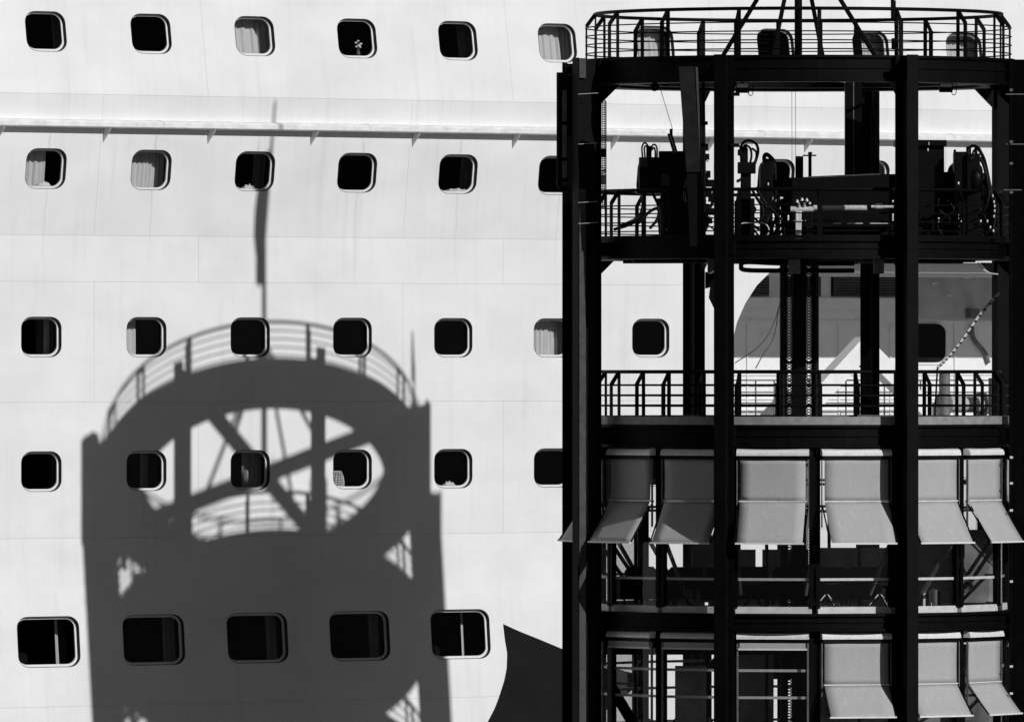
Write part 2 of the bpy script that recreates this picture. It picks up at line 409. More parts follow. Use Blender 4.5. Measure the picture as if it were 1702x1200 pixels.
# dark painted sweep low on the side
mb = MB(); prev = None
lp = [(836, 1036), (839, 1062), (843, 1085), (842, 1110), (838, 1130), (829, 1158), (822, 1176), (808, 1203), (784, 1240), (752, 1280), (700, 1330), (640, 1380)]
tp = [(836, 1036), (862, 1048), (890, 1059), (943, 1081), (1010, 1106), (1075, 1124), (1045, 1150), (985, 1196), (930, 1240), (870, 1290), (700, 1400)]
def interp(tab, y):
    for (xa, ya), (xb, yb) in zip(tab, tab[1:]):
        if ya <= y <= yb: return xa + (xb - xa) * (y - ya) / (yb - ya)
    return tab[-1][0]
zs = sorted({-5.20 - .08 * k for k in range(60)} | {-6.91}, reverse=True)
top_z = hull_z(836, 1036)
zs = [top_z - .001] + [z for z in zs if z < top_z - .02]
rowv = []
for z in zs:
    def at_z(tab):                            # where the edge curve crosses this height
        lo = [(hull_u(x, 0, bulge(hull_z(x, y))), hull_z(x, y)) for x, y in tab]
        for (ua, za), (ub, zb) in zip(lo, lo[1:]):
            if zb <= z <= za: return ua + (ub - ua) * (z - za) / (zb - za)
        return lo[-1][0]
    a, b = at_z(lp), at_z(tp); b = min(max(b, a + .001), UMAX - .1)
    rowv.append([HS(a, z, -.004), HS(b, z, -.004)])
v = [p for r_ in rowv for p in r_]
mb.add(v, [(2 * k, 2 * k + 2, 2 * k + 3, 2 * k + 1) for k in range(len(rowv) - 1)])
mb.build('painted_sweep', 'swoosh', ship)

# ------------------------------------------------------------------ mooring deck recess (behind the opening)
DB = 3.95
rec = bpy.data.objects.new('mooring_deck', None); COL.objects.link(rec); rec.parent = ship
def SB(mb, u0, u1, d0, d1, z0, z1): return mb.box(u0, u1, d0, d1, H + z0, H + z1)
SB(MB(), 12.2, 34, DB, DB + .2, -1.5, 2.6).build('back_wall', 'white', rec)
SB(MB(), 12.2, 34, .05, DB, 2.2, 2.4).build('ceiling', 'white', rec)
SB(MB(), 12.2, 34, .05, DB, -1.5, -1.3).build('deck_floor', 'deckp', rec)
SB(MB(), 12.0, 12.2, .05, DB + .2, -1.5, 2.4).build('end_wall', 'white', rec)
SB(MB(), 34, 34.2, .05, DB + .2, -1.5, 2.4).build('end_wall', 'white', rec)
mb = MB()                                     # rounded lining of the opening
n = len(OPEN); a = [HS(u, z, 0) for u, z in OPEN]; b = [HS(u, z, .09) for u, z in OPEN]
ringstrip(mb, a, b); mb.build('opening_rim', 'white', rec)
def rz(py): return (606 - py) * (OY + 20 * sT + DB * cT) / F
ru = lambda px: hull_u(px, DB)
def louvre(p0, p1, y0, y1):
    u0, u1, z0, z1 = ru(p0), ru(p1), rz(y1), rz(y0)
    g = SB(MB(), u0, u1, DB - .05, DB - .003, z0, z1).build('louvre', 'dark', rec)
    n = max(4, int((z1 - z0) / .055)); sm = MB(); sm.bar((u0 + .02, DB - .06, 0), (u1 - .02, DB - .06, 0), .05, .008, (0, .7, .7))
    sme = sm.mesh('slat'); sme.materials.append(M['mid'])
    for k in range(n): link('slat', sme, g, loc=(0, 0, H + z0 + (k + .5) * (z1 - z0) / n))
louvre(1205, 1276, 453, 493); louvre(1298, 1362, 453, 493); louvre(1381, 1490, 453, 493)
SB(MB(), ru(1150), ru(1500), DB - .28, DB - .002, rz(513), rz(496)).build('wall_beam', 'white', rec)
SB(MB(), ru(1150), ru(1720), DB - .03, DB - .002, rz(537), rz(533)).build('wall_moulding', 'white', rec)
wu = (ru(1497) + ru(1571)) / 2; wz = rz(570); ww_, wh_ = ru(1571) - ru(1497), rz(537) - rz(602)
mb = MB(); L = lambda e, d: [Vector((a, DB + d, H + b)) for a, b in rrect(wu, wz, ww_ - 2 * e, wh_ - 2 * e, .28 - e, .2 - e)]
ringstrip(mb, L(-.06, -.002), L(-.05, -.03)); ringstrip(mb, L(-.05, -.03), L(0, -.03)); ringstrip(mb, L(0, -.03), L(0.0, -.004))
wn = mb.build('deck_window', 'frame', rec); fix(wn.data)
pm = MB(); pl = L(0.0, -.006); pm.add(pl, [tuple(range(len(pl)))]); pm.build('pane', 'dark', wn)
# A-shaped white frame with a winch at its head
af = bpy.data.objects.new('davit_frame', None); COL.objects.link(af); af.parent = rec
DA = 1.6; RA = lambda px, py, d=DA: Vector((hull_u(px, d), d, H + (606 - py) * (OY + hull_u(px, d) * sT + d * cT) / F))
MB().bar(RA(1436, 572), RA(1318, 700), .40, .30, (0, 1, 0)).build('leg', 'white', af)
MB().bar(RA(1428, 572), RA(1575, 720), .40, .30, (0, 1, 0)).build('leg', 'white', af)
mb = MB(); mb.box(-.16, .16, -.14, .14, -.16, .12, Matrix.Translation(RA(1432, 598))); mb.cyl(RA(1432, 597) + Vector((-.3, -.05, 0)), RA(1432, 597) + Vector((.25, -.05, 0)), .09)
mb.build('winch_motor', 'machine', af)
dr = MB(); D3 = 2.6
RB = lambda px, py: Vector((hull_u(px, D3), D3, H + (606 - py) * (OY + hull_u(px, D3) * sT + D3 * cT) / F))
rl = bpy.data.objects.new('deck_railing', None); COL.objects.link(rl); rl.parent = rec
for y in (632, 652, 670): MB().tube([RB(1195, y), RB(1740, y)], .018, 6).build('rail', 'mid', rl)
for px in (1256, 1287, 1345, 1406, 1470, 1530, 1600): MB().tube([RB(px, 632), RB(px, 700)], .018, 6).build('post', 'mid', rl)
for pts in ([(1300, 490), (1285, 540), (1262, 575), (1222, 603)], [(1296, 505), (1286, 560), (1268, 590), (1256, 612)], [(1398, 612), (1378, 632), (1355, 655)]):
    MB().tube(spline([RA(*p) for p in pts]), .012, 5).build('mooring_wire', 'wire', rec)
SB(MB(), ru(1510), ru(1720), DB - .04, DB - .003, rz(530), rz(440)).build('wall_panel', 'deckp', rec)  # darker paint puts the deeper shade of this wall area into the colour
for px in (1240, 1330, 1392, 1478, 1585): SB(MB(), ru(px), ru(px) + .03, DB - .035, DB - .003, rz(720), rz(540)).build('wall_stiffener', 'white', rec)
for y in (622, 640, 662, 680): SB(MB(), ru(1150), ru(1720), DB - .03, DB - .003, rz(y + 1.6), rz(y)).build('wall_stringer', 'white', rec)
for px, y in ((1245, 530), (1262, 556), (1420, 530), (1480, 540), (1545, 470), (1600, 460), (1570, 490)): SB(MB(), ru(px), ru(px) + .16, DB - .07, DB - .042, rz(y + 2), rz(y)).build('name_tally', 'white', rec)
SB(MB(), 12.3, 33.9, .4, .62, 1.98, 2.198).build('ceiling_beam', 'white', rec)
SB(MB(), 12.3, 33.9, 2.1, 2.32, 1.9, 2.198).build('ceiling_beam', 'white', rec)
cp = SB(MB(), ru(1603), ru(1618), DB - .2, DB - .002, rz(528), rz(512)).build('deck_lamp', 'mid', rec)
MB().tube(spline([(ru(1612), DB - .06, H + rz(540)), (ru(1615), DB - .06, H + rz(562)), (ru(1633), DB - .06, H + rz(585)), (ru(1640), DB - .06, H + rz(603))]), .05, 8).build('drain_pipe', 'mid', rec)
# mooring gear seen through the balcony rail
gear = bpy.data.objects.new('mooring_winch', None); COL.objects.link(gear); gear.parent = rec
p = RA(1600, 672, 2.2)
MB().cyl(p + Vector((-.5, 0, 0)), p + Vector((.5, 0, 0)), .17, 18).build('drum', 'deckp', gear)
for s in (-.55, .55): MB().cyl(p + Vector((s - .04, 0, 0)), p + Vector((s + .04, 0, 0)), .27, 20).build('flange', 'mid', gear)
MB().box(-.75, .75, -.3, .3, -.45, -.25, Matrix.Translation(p)).build('bed', 'dark', gear)
p = RA(1655, 655, 1.4)
MB().cyl(p + Vector((0, 0, -.6)), p + Vector((0, 0, .35)), .16, 14).build('bollard', 'mid', rec)
p = RA(1570, 650, 1.2)
MB().cyl(p + Vector((0, 0, -.6)), p + Vector((0, 0, .4)), .12, 14).build('bollard', 'mid', rec)

# ------------------------------------------------------------------ things on the cabin sills (top-level: they stand there)
def ship_pt(u, d, z): return ship_mtx @ HS(u, z, d)
ship_mtx = Matrix.Translation((OX, OY, 0)) @ Matrix.Rotation(TH, 4, 'Z')
def sill(row, col): zc, ww, hh = ROWS[row][:3]; return ROWS[row][5][col + 2], zc - hh / 2 + .05
def put(o, row, col, fx, d=.22):
    u, z = sill(row, col); zc, ww, hh = ROWS[row][:3]
    o.location = ship_pt(u - ww / 2 + fx * ww + d * math.tan(TH), d + bulge(z) - bulge(z), z); o.rotation_euler = (0, 0, TH)
def towel(row, col, fx, w_, h_, label, seed):
    rd = random.Random(seed); mb = MB(); mb.smooth = True; n, m = 12, 6; vs = []; fs = []
    for i in range(n + 1):
        for j in range(m + 1):
            x = (i / n - .5) * w_; e = math.sin(math.pi * i / n) ** .6 * math.sin(math.pi * j / m) ** .6
            vs.append((x, (j / m - .5) * .14, h_ * e * (.55 + .45 * math.sin(i * 1.7 + seed) * math.cos(j * 1.3 + seed)) + rd.uniform(0, .012) * e))
    for i in range(n):
        for j in range(m): a = i * (m + 1) + j; fs.append((a, a + m + 1, a + m + 2, a + 1))
    mb.add(vs, fs + [tuple((i * (m + 1)) for i in range(n + 1)) + tuple(i * (m + 1) + m for i in range(n, -1, -1))])
    o = mb.build('towel', 'white', label=label, cat='towel', group='towels on the cabin sills'); put(o, row, col, fx); return o
towel(1, 0, .45, .36, .13, 'crumpled white towel on the sill of the curtained cabin window below the belting', 1)
towel(1, 2, .36, .34, .11, 'crumpled white towel on the sill beside the shadow of the mast', 2)
towel(1, 4, .5, .62, .07, 'low flat white towel along a cabin sill below the belting', 3)
towel(3, 4, .38, .3, .11, 'small heaped white towel on the sill beside the right edge of the tower shadow', 4)
fl = bpy.data.objects.new('flower_vase', None); COL.objects.link(fl); fl['label'] = 'small vase of white flowers on a top-row cabin sill'; fl['category'] = 'vase'
mb = MB(); mb.smooth = True; mb.lathe([(.001, 0), (.04, 0), (.05, .05), (.03, .1), (.035, .12)], (0, 0, 0)); mb.build('vase', 'mid', fl)
for k, (x, z, r) in enumerate(((-.06, .26, .035), (.02, .20, .045), (.07, .24, .035), (0, .30, .03), (.05, .17, .03), (-.05, .18, .03))):
    b_ = MB(); b_.smooth = True; b_.lathe([(.001, -r * .6), (r * .7, -r * .3), (r, .2 * r), (r * .6, r * .7), (.001, r * .6)], (x, 0, z), 8); b_.build('blossom', 'white', fl)
    MB().tube([(0, 0, .1), (x, 0, z)], .005, 5).build('stem', 'leaf', fl)
put(fl, 0, 3, .48)
wk = bpy.data.objects.new('wicker_chair', None); COL.objects.link(wk); wk['label'] = 'round-backed woven wicker chair seen behind a cabin window inside the tower shadow'; wk['category'] = 'chair'
mb = MB()
for k in range(9):
    z = -.1 + .05 * k; r_ = .20 * math.sqrt(max(.05, 1 - (max(0, z - .05) / .30) ** 2))
    mb.tube(arc((0, .1, z), r_, R(180), R(360), 10, (1, 0, 0), (0, .6, 0)), .014, 5)
for k in range(9):
    a = R(180 + 22.5 * k)
    mb.tube([(.20 * math.cos(a) * (1 if z < .1 else math.sqrt(max(.03, 1 - ((z - .05) / .30) ** 2))), .1 + .12 * math.sin(a), z) for z in (-.1, 0, .1, .2, .3)], .013, 5)
mb.build('woven_back', 'wicker', wk)
MB().box(-.2, .2, .0, .3, -.3, -.12).build('seat', 'wicker', wk)
put(wk, 3, 3, .12, .5)

# ------------------------------------------------------------------ the tower
tower = bpy.data.objects.new('viewing_tower', None); COL.objects.link(tower); tower.location = (TX, TY, 0)
tower['label'] = 'round black steel quayside tower with ring decks, railings and grey awnings'; tower['category'] = 'tower'
def AT(px, py, d=0.0): return Vector(((px - 851) * (TY + d) / F - TX, d, H + (606 - py) * (TY + d) / F))
def pol(r, b, z): return Vector((r * math.sin(b), -r * math.cos(b), H + z))
def pbox(mb, x0, x1, y0, y1, d0, d1):
    a = AT(x0, y1, (d0 + d1) / 2); b = AT(x1, y0, (d0 + d1) / 2); return mb.box(a.x, b.x, d0, d1, a.z, b.z)
ZT, ZE, ZBAL, ZC1, ZC2 = 5.94, 2.42, -1.0, -4.68, -8.26
CB = [R(-19.5 + 45 * k) for k in range(8)]
RC = 4.59
# columns: deep I-sections standing radially
mb = MB(); zt = H + ZT
mb.box(-.12, .12, -RC - .26, -RC - .232, 0, zt); mb.box(-.12, .12, -RC + .222, -RC + .25, 0, zt); mb.box(-.011, .011, -RC - .232, -RC + .222, 0, zt - .02)
cme = mb.mesh('column'); cme.materials.append(M['steel'])
for b in CB:
    c = link('column', cme, tower, rz=b)
bp = MB().box(-.3, .3, -RC - .4, -RC + .4, 0, .04); bpm = bp.mesh('base_plate'); bpm.materials.append(M['steel'])
for b in CB: link('base_plate', bpm, tower, rz=b)

def deck(name, r0, ztop, thick, m='steel', ro=4.30):
    mb = MB(); z0, z1 = H + ztop - thick, H + ztop
    mb.ring(r0, ro, z1 - .05, z1, 96)                 # plate and top lip
    mb.ring(max(r0, 3.15), ro - .06, z0 + .05, z1 - .053, 96)
    mb.ring(max(r0, 3.6), ro, z0, z0 + .047, 96)      # lower lip
    mb.ring(max(r0, 4.0), ro - .03, z0 + thick * .5, z0 + thick * .5 + .03, 96)
    for b in CB:
        rot = Matrix.Rotation(b, 4, 'Z'); mb.box(-.09, .09, -RC + .20, -ro + .2, z0 + .06, z1 - .06, rot)
    return mb.build(name, m, tower)
td = deck('top_deck', 3.15, ZT, .51)
ed = deck('equipment_deck', 0.0, ZE, .38, ro=4.17)
bd = deck('balcony_deck', 0.0, ZBAL - .157, .44, ro=4.17)
c1 = deck('cafe_floor', 0.0, ZC1 - .10, .34)
c2 = deck('cafe_floor', 0.0, ZC2 - .10, .34)
# radial floor beams under the equipment and balcony decks
for dk, z in ((ed, ZE - .41), (bd, ZBAL - .157 - .44), (c1, ZC1 - .44)):
    for b in CB[:4]:
        mb = MB(); mb.box(-.08, .08, -3.6, 3.6, H + z - .02 - .003 * CB.index(b), H + z + .30 - .003 * CB.index(b), Matrix.Rotation(b, 4, 'Z')); mb.build('floor_beam', 'steel', dk)
# cross beams carrying the mast
for k, b in enumerate((CB[2], CB[0])):
    mb = MB(); mb.box(-.11, .11, -3.3, 3.3, H + ZT - .34 + .003 * k, H + ZT - .06 + .003 * k, Matrix.Rotation(b, 4, 'Z')); mb.build('cross_beam', 'steel', td)
# gussets: knee plates under the ring beams
for zz, s in ((ZT - .51, .42), (ZE - .41, .30), (ZBAL - .6, .3), (ZC1 - .45, .3)):
    g = MB(); g.prism([(-RC + .24, H + zz - s), (-RC + .24, H + zz - .002), (-RC + .24 + s * 1.1, H + zz - .002)], -.02, .02, lambda a, b, d: (d, a, b))
    gm = g.mesh('gusset'); gm.materials.append(M['steel'])
    for b in CB: link('gusset', gm, tower, rz=b)

def circ(r, z, n=96): return [pol(r, 2 * math.pi * k / n, z) for k in range(n)]
def railing(ztop, zfoot, rails, rout=4.16, rtop=3.98, name='railing', rr=.014):
    mb = MB(); mb.smooth = True; mb.tube(circ(rtop, ztop), .034, 8, True); top = mb.build(name, 'steel', tower)
    for z in rails:
        q = MB(); q.smooth = True; q.tube(circ(rout, z), rr, 6, True); q.build('rail', 'steel', top)
    q = MB(); zk = ztop - .225
    q.bar((0, -rout, H + zfoot), (0, -rout, H + zk), .085, .03, (0, 1, 0)); q.bar((0, -rout, H + zk - .02), (0, -rtop, H + ztop), .075, .03, (1, 0, 0))
    q.bar((0, -rtop, H + zfoot), (0, -rtop, H + ztop), .075, .03, (0, 1, 0))
    pm_ = q.mesh('post'); pm_.materials.append(M['steel'])
    for k in range(16): link('post', pm_, top, rz=R(4.4 + 22.5 * k))
    return top
railing(ZT + .90, ZT - .02, [ZT + z for z in (.12, .29, .46, .63)])
railing(ZE + .95, ZE - .02, [ZE + z for z in (.15, .32, .49, .65)], rout=4.12, rtop=3.95)
railing(ZBAL + .86, ZBAL - .16, [ZBAL + z for z in (.20, .40, .60)], rout=4.12, rtop=3.95, rr=.017)
# kerbs
mb = MB(); mb.ring(4.0, 4.175, H + ZBAL - .154, H + ZBAL, 96); mb.build('kerb', 'kerb', bd)
mb = MB(); mb.ring(4.0, 4.16, H + ZE + .003, H + ZE + .07, 96); mb.build('kerb', 'steel', ed)

# mast with four raking legs
mast = bpy.data.objects.new('mast', None); COL.objects.link(mast); mast.parent = tower
mb = MB(); mb.smooth = True; mb.tube([(0, 0, H + ZT - .1), (0, 0, H + ZT + 2.6)], .075, 12); mb.tube([(0, 0, H + ZT + 2.6), (0, 0, H + ZT + 5.2), (.02, 0, H + ZT + 7.3)], [.06, .05, .03], 10); mb.build('pole', 'steel', mast)
for b in (CB[0], CB[2], CB[4], CB[6]):
    mb = MB(); mb.tube([pol(1.68, b, ZT - .09), pol(.05, b, ZT + 2.45)], .046, 8); mb.build('leg', 'steel', mast)
for k, z in enumerate((3.7, 4.4, 5.0)):
    mb = MB(); mb.box(-.2, -.06, -.1, .1, H + ZT + z, H + ZT + z + .45); mb.build('aerial_panel', 'machine', mast)
flag = MB(); flag.smooth = True; vs = []; fs = []
for j in range(15):
    t = j / 14; wv = .12 + .34 * math.sin(math.pi * min(1, t * 1.05)) * (1 - .35 * t)
    for i in range(9):
        s = i / 8; vs.append((-.05 - wv * s, .07 * math.sin(s * 7 + t * 3) * s, H + ZT + 6.35 - 2.6 * t - .12 * s))
for j in range(14):
    for i in range(8): a = j * 9 + i; fs.append((a, a + 1, a + 10, a + 9))
flag.add(vs, fs); fo = flag.build('flag', 'mid', label='limp flag hanging from the tower mast, shown by its shadow', cat='flag', loc=(TX, TY, 0))
sm = fo.modifiers.new('thickness', 'SOLIDIFY'); sm.thickness = .01

# whip aerial clamped to the top rail
wa = bpy.data.objects.new('whip_aerial', None); COL.objects.link(wa); wa.parent = tower
q = AT(1489, 106, 3.6)
mb = MB(); mb.tube([q, q + Vector((-.02, 0, 1.25))], .02, 8); mb.build('tube', 'steel', wa)
mb = MB(); mb.tube([q + Vector((-.05, 0, .9)), q + Vector((-.09, 0, 1.9))], [.05, .02], 8); mb.build('whip', 'steel', wa)
mb = MB(); mb.cyl(q + Vector((-.03, 0, .28)), q + Vector((-.03, 0, .5)), .06); mb.build('base', 'steel', wa)

# left column: pale conduit, guide box and clamps; right column: tread clips
b = CB[7]; rot = Matrix.Rotation(b, 4, 'Z')
def LC(mb, t0, t1, r0, r1, z0, z1): return mb.box(t0, t1, -r1, -r0, H + z0, H + z1, rot)
LC(MB(), .012, .09, RC + .07, RC + .21, -14.9, 3.4).build('conduit', 'strip', tower)
LC(MB(), .012, .09, RC + .07, RC + .21, 5.55, 5.93).build('conduit', 'strip', tower)
gb = bpy.data.objects.new('guide_box', None); COL.objects.link(gb); gb.parent = tower
pbox(MB(), 925, 943, 121, 304, -1.8, -1.58).build('case', 'steel', gb)
pbox(MB(), 934.5, 942, 150, 202, -1.812, -1.798).build('worn_track', 'mid', gb)
pbox(MB(), 934.5, 942, 208, 262, -1.812, -1.798).build('worn_track', 'mid', gb)
pbox(MB(), 934.5, 942, 268, 296, -1.812, -1.798).build('worn_track', 'mid', gb)
pbox(MB(), 940, 958, 109, 125, -1.8, -1.55).build('head', 'steel', gb)
mb = MB(); mb.tube(spline([AT(928, 300, -1.68), AT(930, 309, -1.68), AT(936, 314, -1.68), AT(944, 312, -1.68)]), .05, 8); mb.build('foot_loop', 'steel', gb)
for y in (157, 240, 337, 372):
    p0, p1 = AT(961, y, -2.32), AT(994, y - 2, -2.32); MB().bar(p0, p1, .008, .008).build('clamp', 'light', tower)
for y, x0 in ((157, 1672), (240, 1672), (316, 1668)):
    p0, p1 = AT(x0, y, -1.75), AT(x0 + 30, y, -1.75); MB().bar(p0, p1, .02, .02).build('clamp', 'mid', tower)
for y in (150, 236, 272, 320, 760, 803, 848, 966, 1107, 1152):
    p = AT(1681, y, -1.8); MB().box(-.03, .03, -.008, .008, -.022, .022, Matrix.Translation(p)).build('tread_clip', 'light' if y > 700 else 'mid', tower)
pbox(MB(), 1668, 1674, 767, 780, -1.1, -1.04).build('wall_lamp', 'light', tower)
pbox(MB(), 1668, 1673, 1071, 1081, -1.1, -1.04).build('wall_lamp', 'light', tower)
for y, x in ((157, 1219), (242, 1219), (150, 1166), (205, 1166), (242, 1166)):
    p = AT(x, y, -4.2); MB().box(-.05, .12, -.03, .03, -.035, .035, Matrix.Translation(p)).build('pipe_clip', 'machine', tower)

# floodlights and pulley under the top deck
def flood(px, py, d):
    e = bpy.data.objects.new('floodlight', None); COL.objects.link(e); e.parent = tower; p = AT(px, py, d)
    MB().box(-.13, .13, -.09, .09, -.05, .06, Matrix.Translation(p) @ Matrix.Rotation(R(25), 4, 'X')).build('case', 'machine', e)
    MB().box(-.11, .11, -.012, .012, -.03, .05, Matrix.Translation(p + Vector((0, -.1, .05))) @ Matrix.Rotation(R(25), 4, 'X')).build('lens', 'light', e)
    MB().bar(p, p + Vector((0, 0, .3)), .03).build('bracket', 'machine', e)
    MB().tube(spline([p + Vector((.1, 0, -.05)), p + Vector((.14, 0, -.13)), p + Vector((.2, 0, -.08)), p + Vector((.2, 0, .2))]), .008, 5).build('cable', 'rubber', e)
flood(1234, 148, -3.7); flood(1572, 147, -2.3)
pu = bpy.data.objects.new('pulley', None); COL.objects.link(pu); pu.parent = tower
p = AT(1088, 145, -2.9)
MB().cyl(p + Vector((0, -.04, 0)), p + Vector((0, .04, 0)), .085, 18).build('sheave', 'machine', pu)
MB().tube(spline([AT(1072, 131, -2.95), AT(1084, 129, -2.95), AT(1090, 134, -2.95)]), .016, 6).build('pale_cable', 'light', pu)
MB().tube([p + Vector((.1, 0, 0)), AT(1118, 216, -2.9)], .006, 5).build('wire', 'wire', pu)
for x in (1316, 1322): MB().tube([AT(x, 100, .4), AT(x + .5, 300, .4)], .005, 5).build('hanging_wire', 'wire', tower)
MB().tube([AT(1250, 124, -4.1), AT(1405, 137, -2.0)], .012, 6).build('pale_pipe', 'light', tower)

# cabinet and riser between the decks
cb = pbox(MB(), 1404, 1432, 128, 396, .75, 1.05).build('riser_cabinet', 'machine', tower)
pbox(MB(), 1418, 1419.5, 132, 392, .735, .747).build('door_gap', 'mid', cb)
for y in (168, 247): pbox(MB(), 1432, 1437, y - 5, y + 5, .8, .95).build('latch', 'machine', cb)

riser = bpy.data.objects.new('service_riser', None); COL.objects.link(riser); riser.parent = tower
zlo, zhi = .4, H + ZE - .42
def pcol(x0, x1, d0, d1, m, nm):
    a, b = AT(x0, 600, 0).x, AT(x1, 600, 0).x; return MB().box(a, b, d0, d1, zlo, zhi).build(nm, m, riser)
pcol(1317, 1339, -.1, .25, 'machine', 'duct')
for x in (1301, 1356): MB().cyl((AT(x, 600).x, 0, zlo), (AT(x, 600).x, 0, zhi), .06, 12).build('pipe', 'rubber', riser)
for x0, x1 in ((1307, 1317), (1339, 1350)):
    a, b = AT(x0, 600).x, AT(x1, 600).x; mb = MB(); z = zlo
    k = 0
    while z < zhi - .06:
        mb.bar((a if k % 2 else b, .05, z), (b if k % 2 else a, .05, z + .055), .02, .016, (0, 1, 0)); mb.bar((b if k % 2 else a, .09, z), (a if k % 2 else b, .09, z + .055), .02, .016, (0, 1, 0)); z += .055; k += 1
    mb.bar((a, .1, zlo), (a, .1, zhi), .03); mb.bar((b, .1, zlo), (b, .1, zhi), .03)
    mb.build('cable_ladder', 'dark', riser)
for z in range(-14, 3, 2): MB().box(AT(1296, 600).x, AT(1361, 600).x, -.02, .12, H + z + .02, H + z + .07).build('riser_bracket', 'machine', riser)
# ducts and lamps hung under the equipment deck
mb = MB(); mb.tube(spline([AT(1420, 438, -2.5), AT(1300, 438, -2.5), AT(1240, 436, -2.5), AT(1232, 443, -2.5), AT(1240, 449, -2.5), AT(1300, 450, -2.5), AT(1420, 450, -2.5)]), .045, 8); mb.build('duct_loop', 'rubber', tower)
for x0, x1 in ((1311, 1330), (1452, 1469), (1176, 1190)):
    pbox(MB(), x0, x1, 431, 455, -3.6, -3.35).build('deck_lamp', 'mid', tower)
mb = MB(); mb.prism([(1172, 452), (1188, 455), (1190, 520), (1178, 495), (1180, 478), (1172, 480)], -3.5, -3.35, lambda a, b, d: AT(a, b, d)); o_ = mb.build('camera_arm', 'machine', tower); fix(o_.data)

# mesh guard with signs beside the left column
mg = bpy.data.objects.new('mesh_guard', None); COL.objects.link(mg); mg.parent = tower
DG = -1.2; g0, g1 = AT(994, 345, DG), AT(1007, 168, DG)
mb = MB()
for k in range(6): x = g0.x + (g1.x - g0.x) * k / 5; mb.bar((x, DG, g0.z), (x, DG, g1.z), .015 if 0 < k < 5 else .025)
nz = 46
for k in range(nz + 1): z = g0.z + (g1.z - g0.z) * k / nz; mb.bar((g0.x, DG, z), (g1.x, DG, z), .014)
mb.build('wire_mesh', 'machine', mg)
MB().box(g0.x, g1.x, DG + .02, DG + .03, AT(1000, 262, DG).z, AT(1000, 247, DG).z).build('backing_plate', 'mid', mg)
sg = MB().box(AT(993.5, 300, DG).x, AT(1007, 300, DG).x, DG - .03, DG - .02, AT(1000, 306, DG).z, AT(1000, 291, DG).z).build('sign_plate', 'light', mg)
mb = MB(); rc = AT(1000.3, 284, DG - .03); mb.tube(arc(rc, .062, 0, R(360), 24, (1, 0, 0), (0, 0, 1))[:-1], .010, 6, True); mb.box(rc.x - .06, rc.x + .06, DG - .04, DG - .025, rc.z - .02, rc.z + .02)
rdl = mb.build('roundel', 'light', mg)
def letters(txt, size, loc, parent):
    cu = bpy.data.curves.new('lettering', 'FONT'); cu.body = txt; cu.size = size; cu.align_x = 'CENTER'; cu.align_y = 'CENTER'; cu.extrude = .001
    t = bpy.data.objects.new('tmp', cu); COL.objects.link(t); dg = bpy.context.evaluated_depsgraph_get(); me = bpy.data.meshes.new_from_object(t.evaluated_get(dg)); bpy.data.objects.remove(t)
    me.materials.clear(); me.materials.append(M['machine']); o = link('lettering', me, parent); o.location = loc; o.rotation_euler = (R(90), 0, 0)
sx = (AT(993.5, 300, DG).x + AT(1007, 300, DG).x) / 2
letters('TOG', .075, (sx, DG - .033, AT(1000, 295.5, DG).z), sg); letters('NO', .075, (sx, DG - .033, AT(1000, 301.8, DG).z), sg)
letters('NOTE', .042, (rc.x, DG - .044, rc.z), rdl)

# ------------------------------------------------------------------ cafe storeys: mullions, transoms, panes and awnings on a sixteen-sided front
FB = [R(-8.25 + 22.5 * k) for k in range(16)]
RF = 4.0; HW = RF * math.tan(R(11.25))
def facade(zf, ztop, trans):
    fc = bpy.data.objects.new('facade', None); COL.objects.link(fc); fc.parent = tower
    mu = MB(); rm = RF / math.cos(R(11.25)) - .02
    mu.box(-.105, -.025, -rm - .05, -rm + .05, H + zf, H + ztop); mu.box(.025, .105, -rm - .05, -rm + .05, H + zf, H + ztop)
    for z, h_ in ((zf + .05, .12), (zf + .75, .2), (zf + 1.3, 1.6)): mu.box(-.0245, .0245, -rm - .04, -rm + .04, H + z, H + z + h_)
    mum = mu.mesh('mullion'); mum.materials.append(M['steel'])
    tr = MB().box(-HW + .07, HW - .07, -RF + .02, -RF + .07, 0, .05); trm = tr.mesh('transom'); trm.materials.append(M['light'])
    pn = MB(); pn.add([(-HW + .06, -RF + .01, H + zf), (HW - .06, -RF + .01, H + zf), (HW - .06, -RF + .01, H + ztop), (-HW + .06, -RF + .01, H + ztop)], [(0, 1, 2, 3)])
    pnm = pn.mesh('glass_pane'); pnm.materials.append(M['clear'])
    kb = MB().box(-HW + .06, HW - .06, -RF - .03, -RF + .06, H + zf - .098, H + zf + .03); kbm = kb.mesh('kerb'); kbm.materials.append(M['kerbw'])
    for k, b in enumerate(FB):
        link('mullion', mum, fc, rz=b + R(11.25)); link('glass_pane', pnm, fc, rz=b); link('kerb', kbm, fc, rz=b)
        for z in trans: t = link('transom', trm, fc, rz=b); t.location = (0, 0, H + zf + z)
    ip = MB(); ip.cyl((0, -3.25, H + zf), (0, -3.25, H + ztop + .1), .035, 8); ipm = ip.mesh('inner_post'); ipm.materials.append(M['steel'])
    sp_ = MB(); sp_.bar((0, -3.25, H + zf + .25), (.12, -3.92, H + zf + 1.25), .05, .07); spm = sp_.mesh('inner_strut'); spm.materials.append(M['mid'])
    for k, b in enumerate(FB):
        link('inner_post', ipm, fc, rz=b + R(5.5 if k % 2 else -4)); link('inner_strut', spm, fc, rz=b + R(9.4))
    return fc
facade(ZC1, ZBAL - .6, (.53, 1.84, 2.36))
facade(ZC2, ZC1 - .45, (.53, 1.18, 1.84, 2.36))

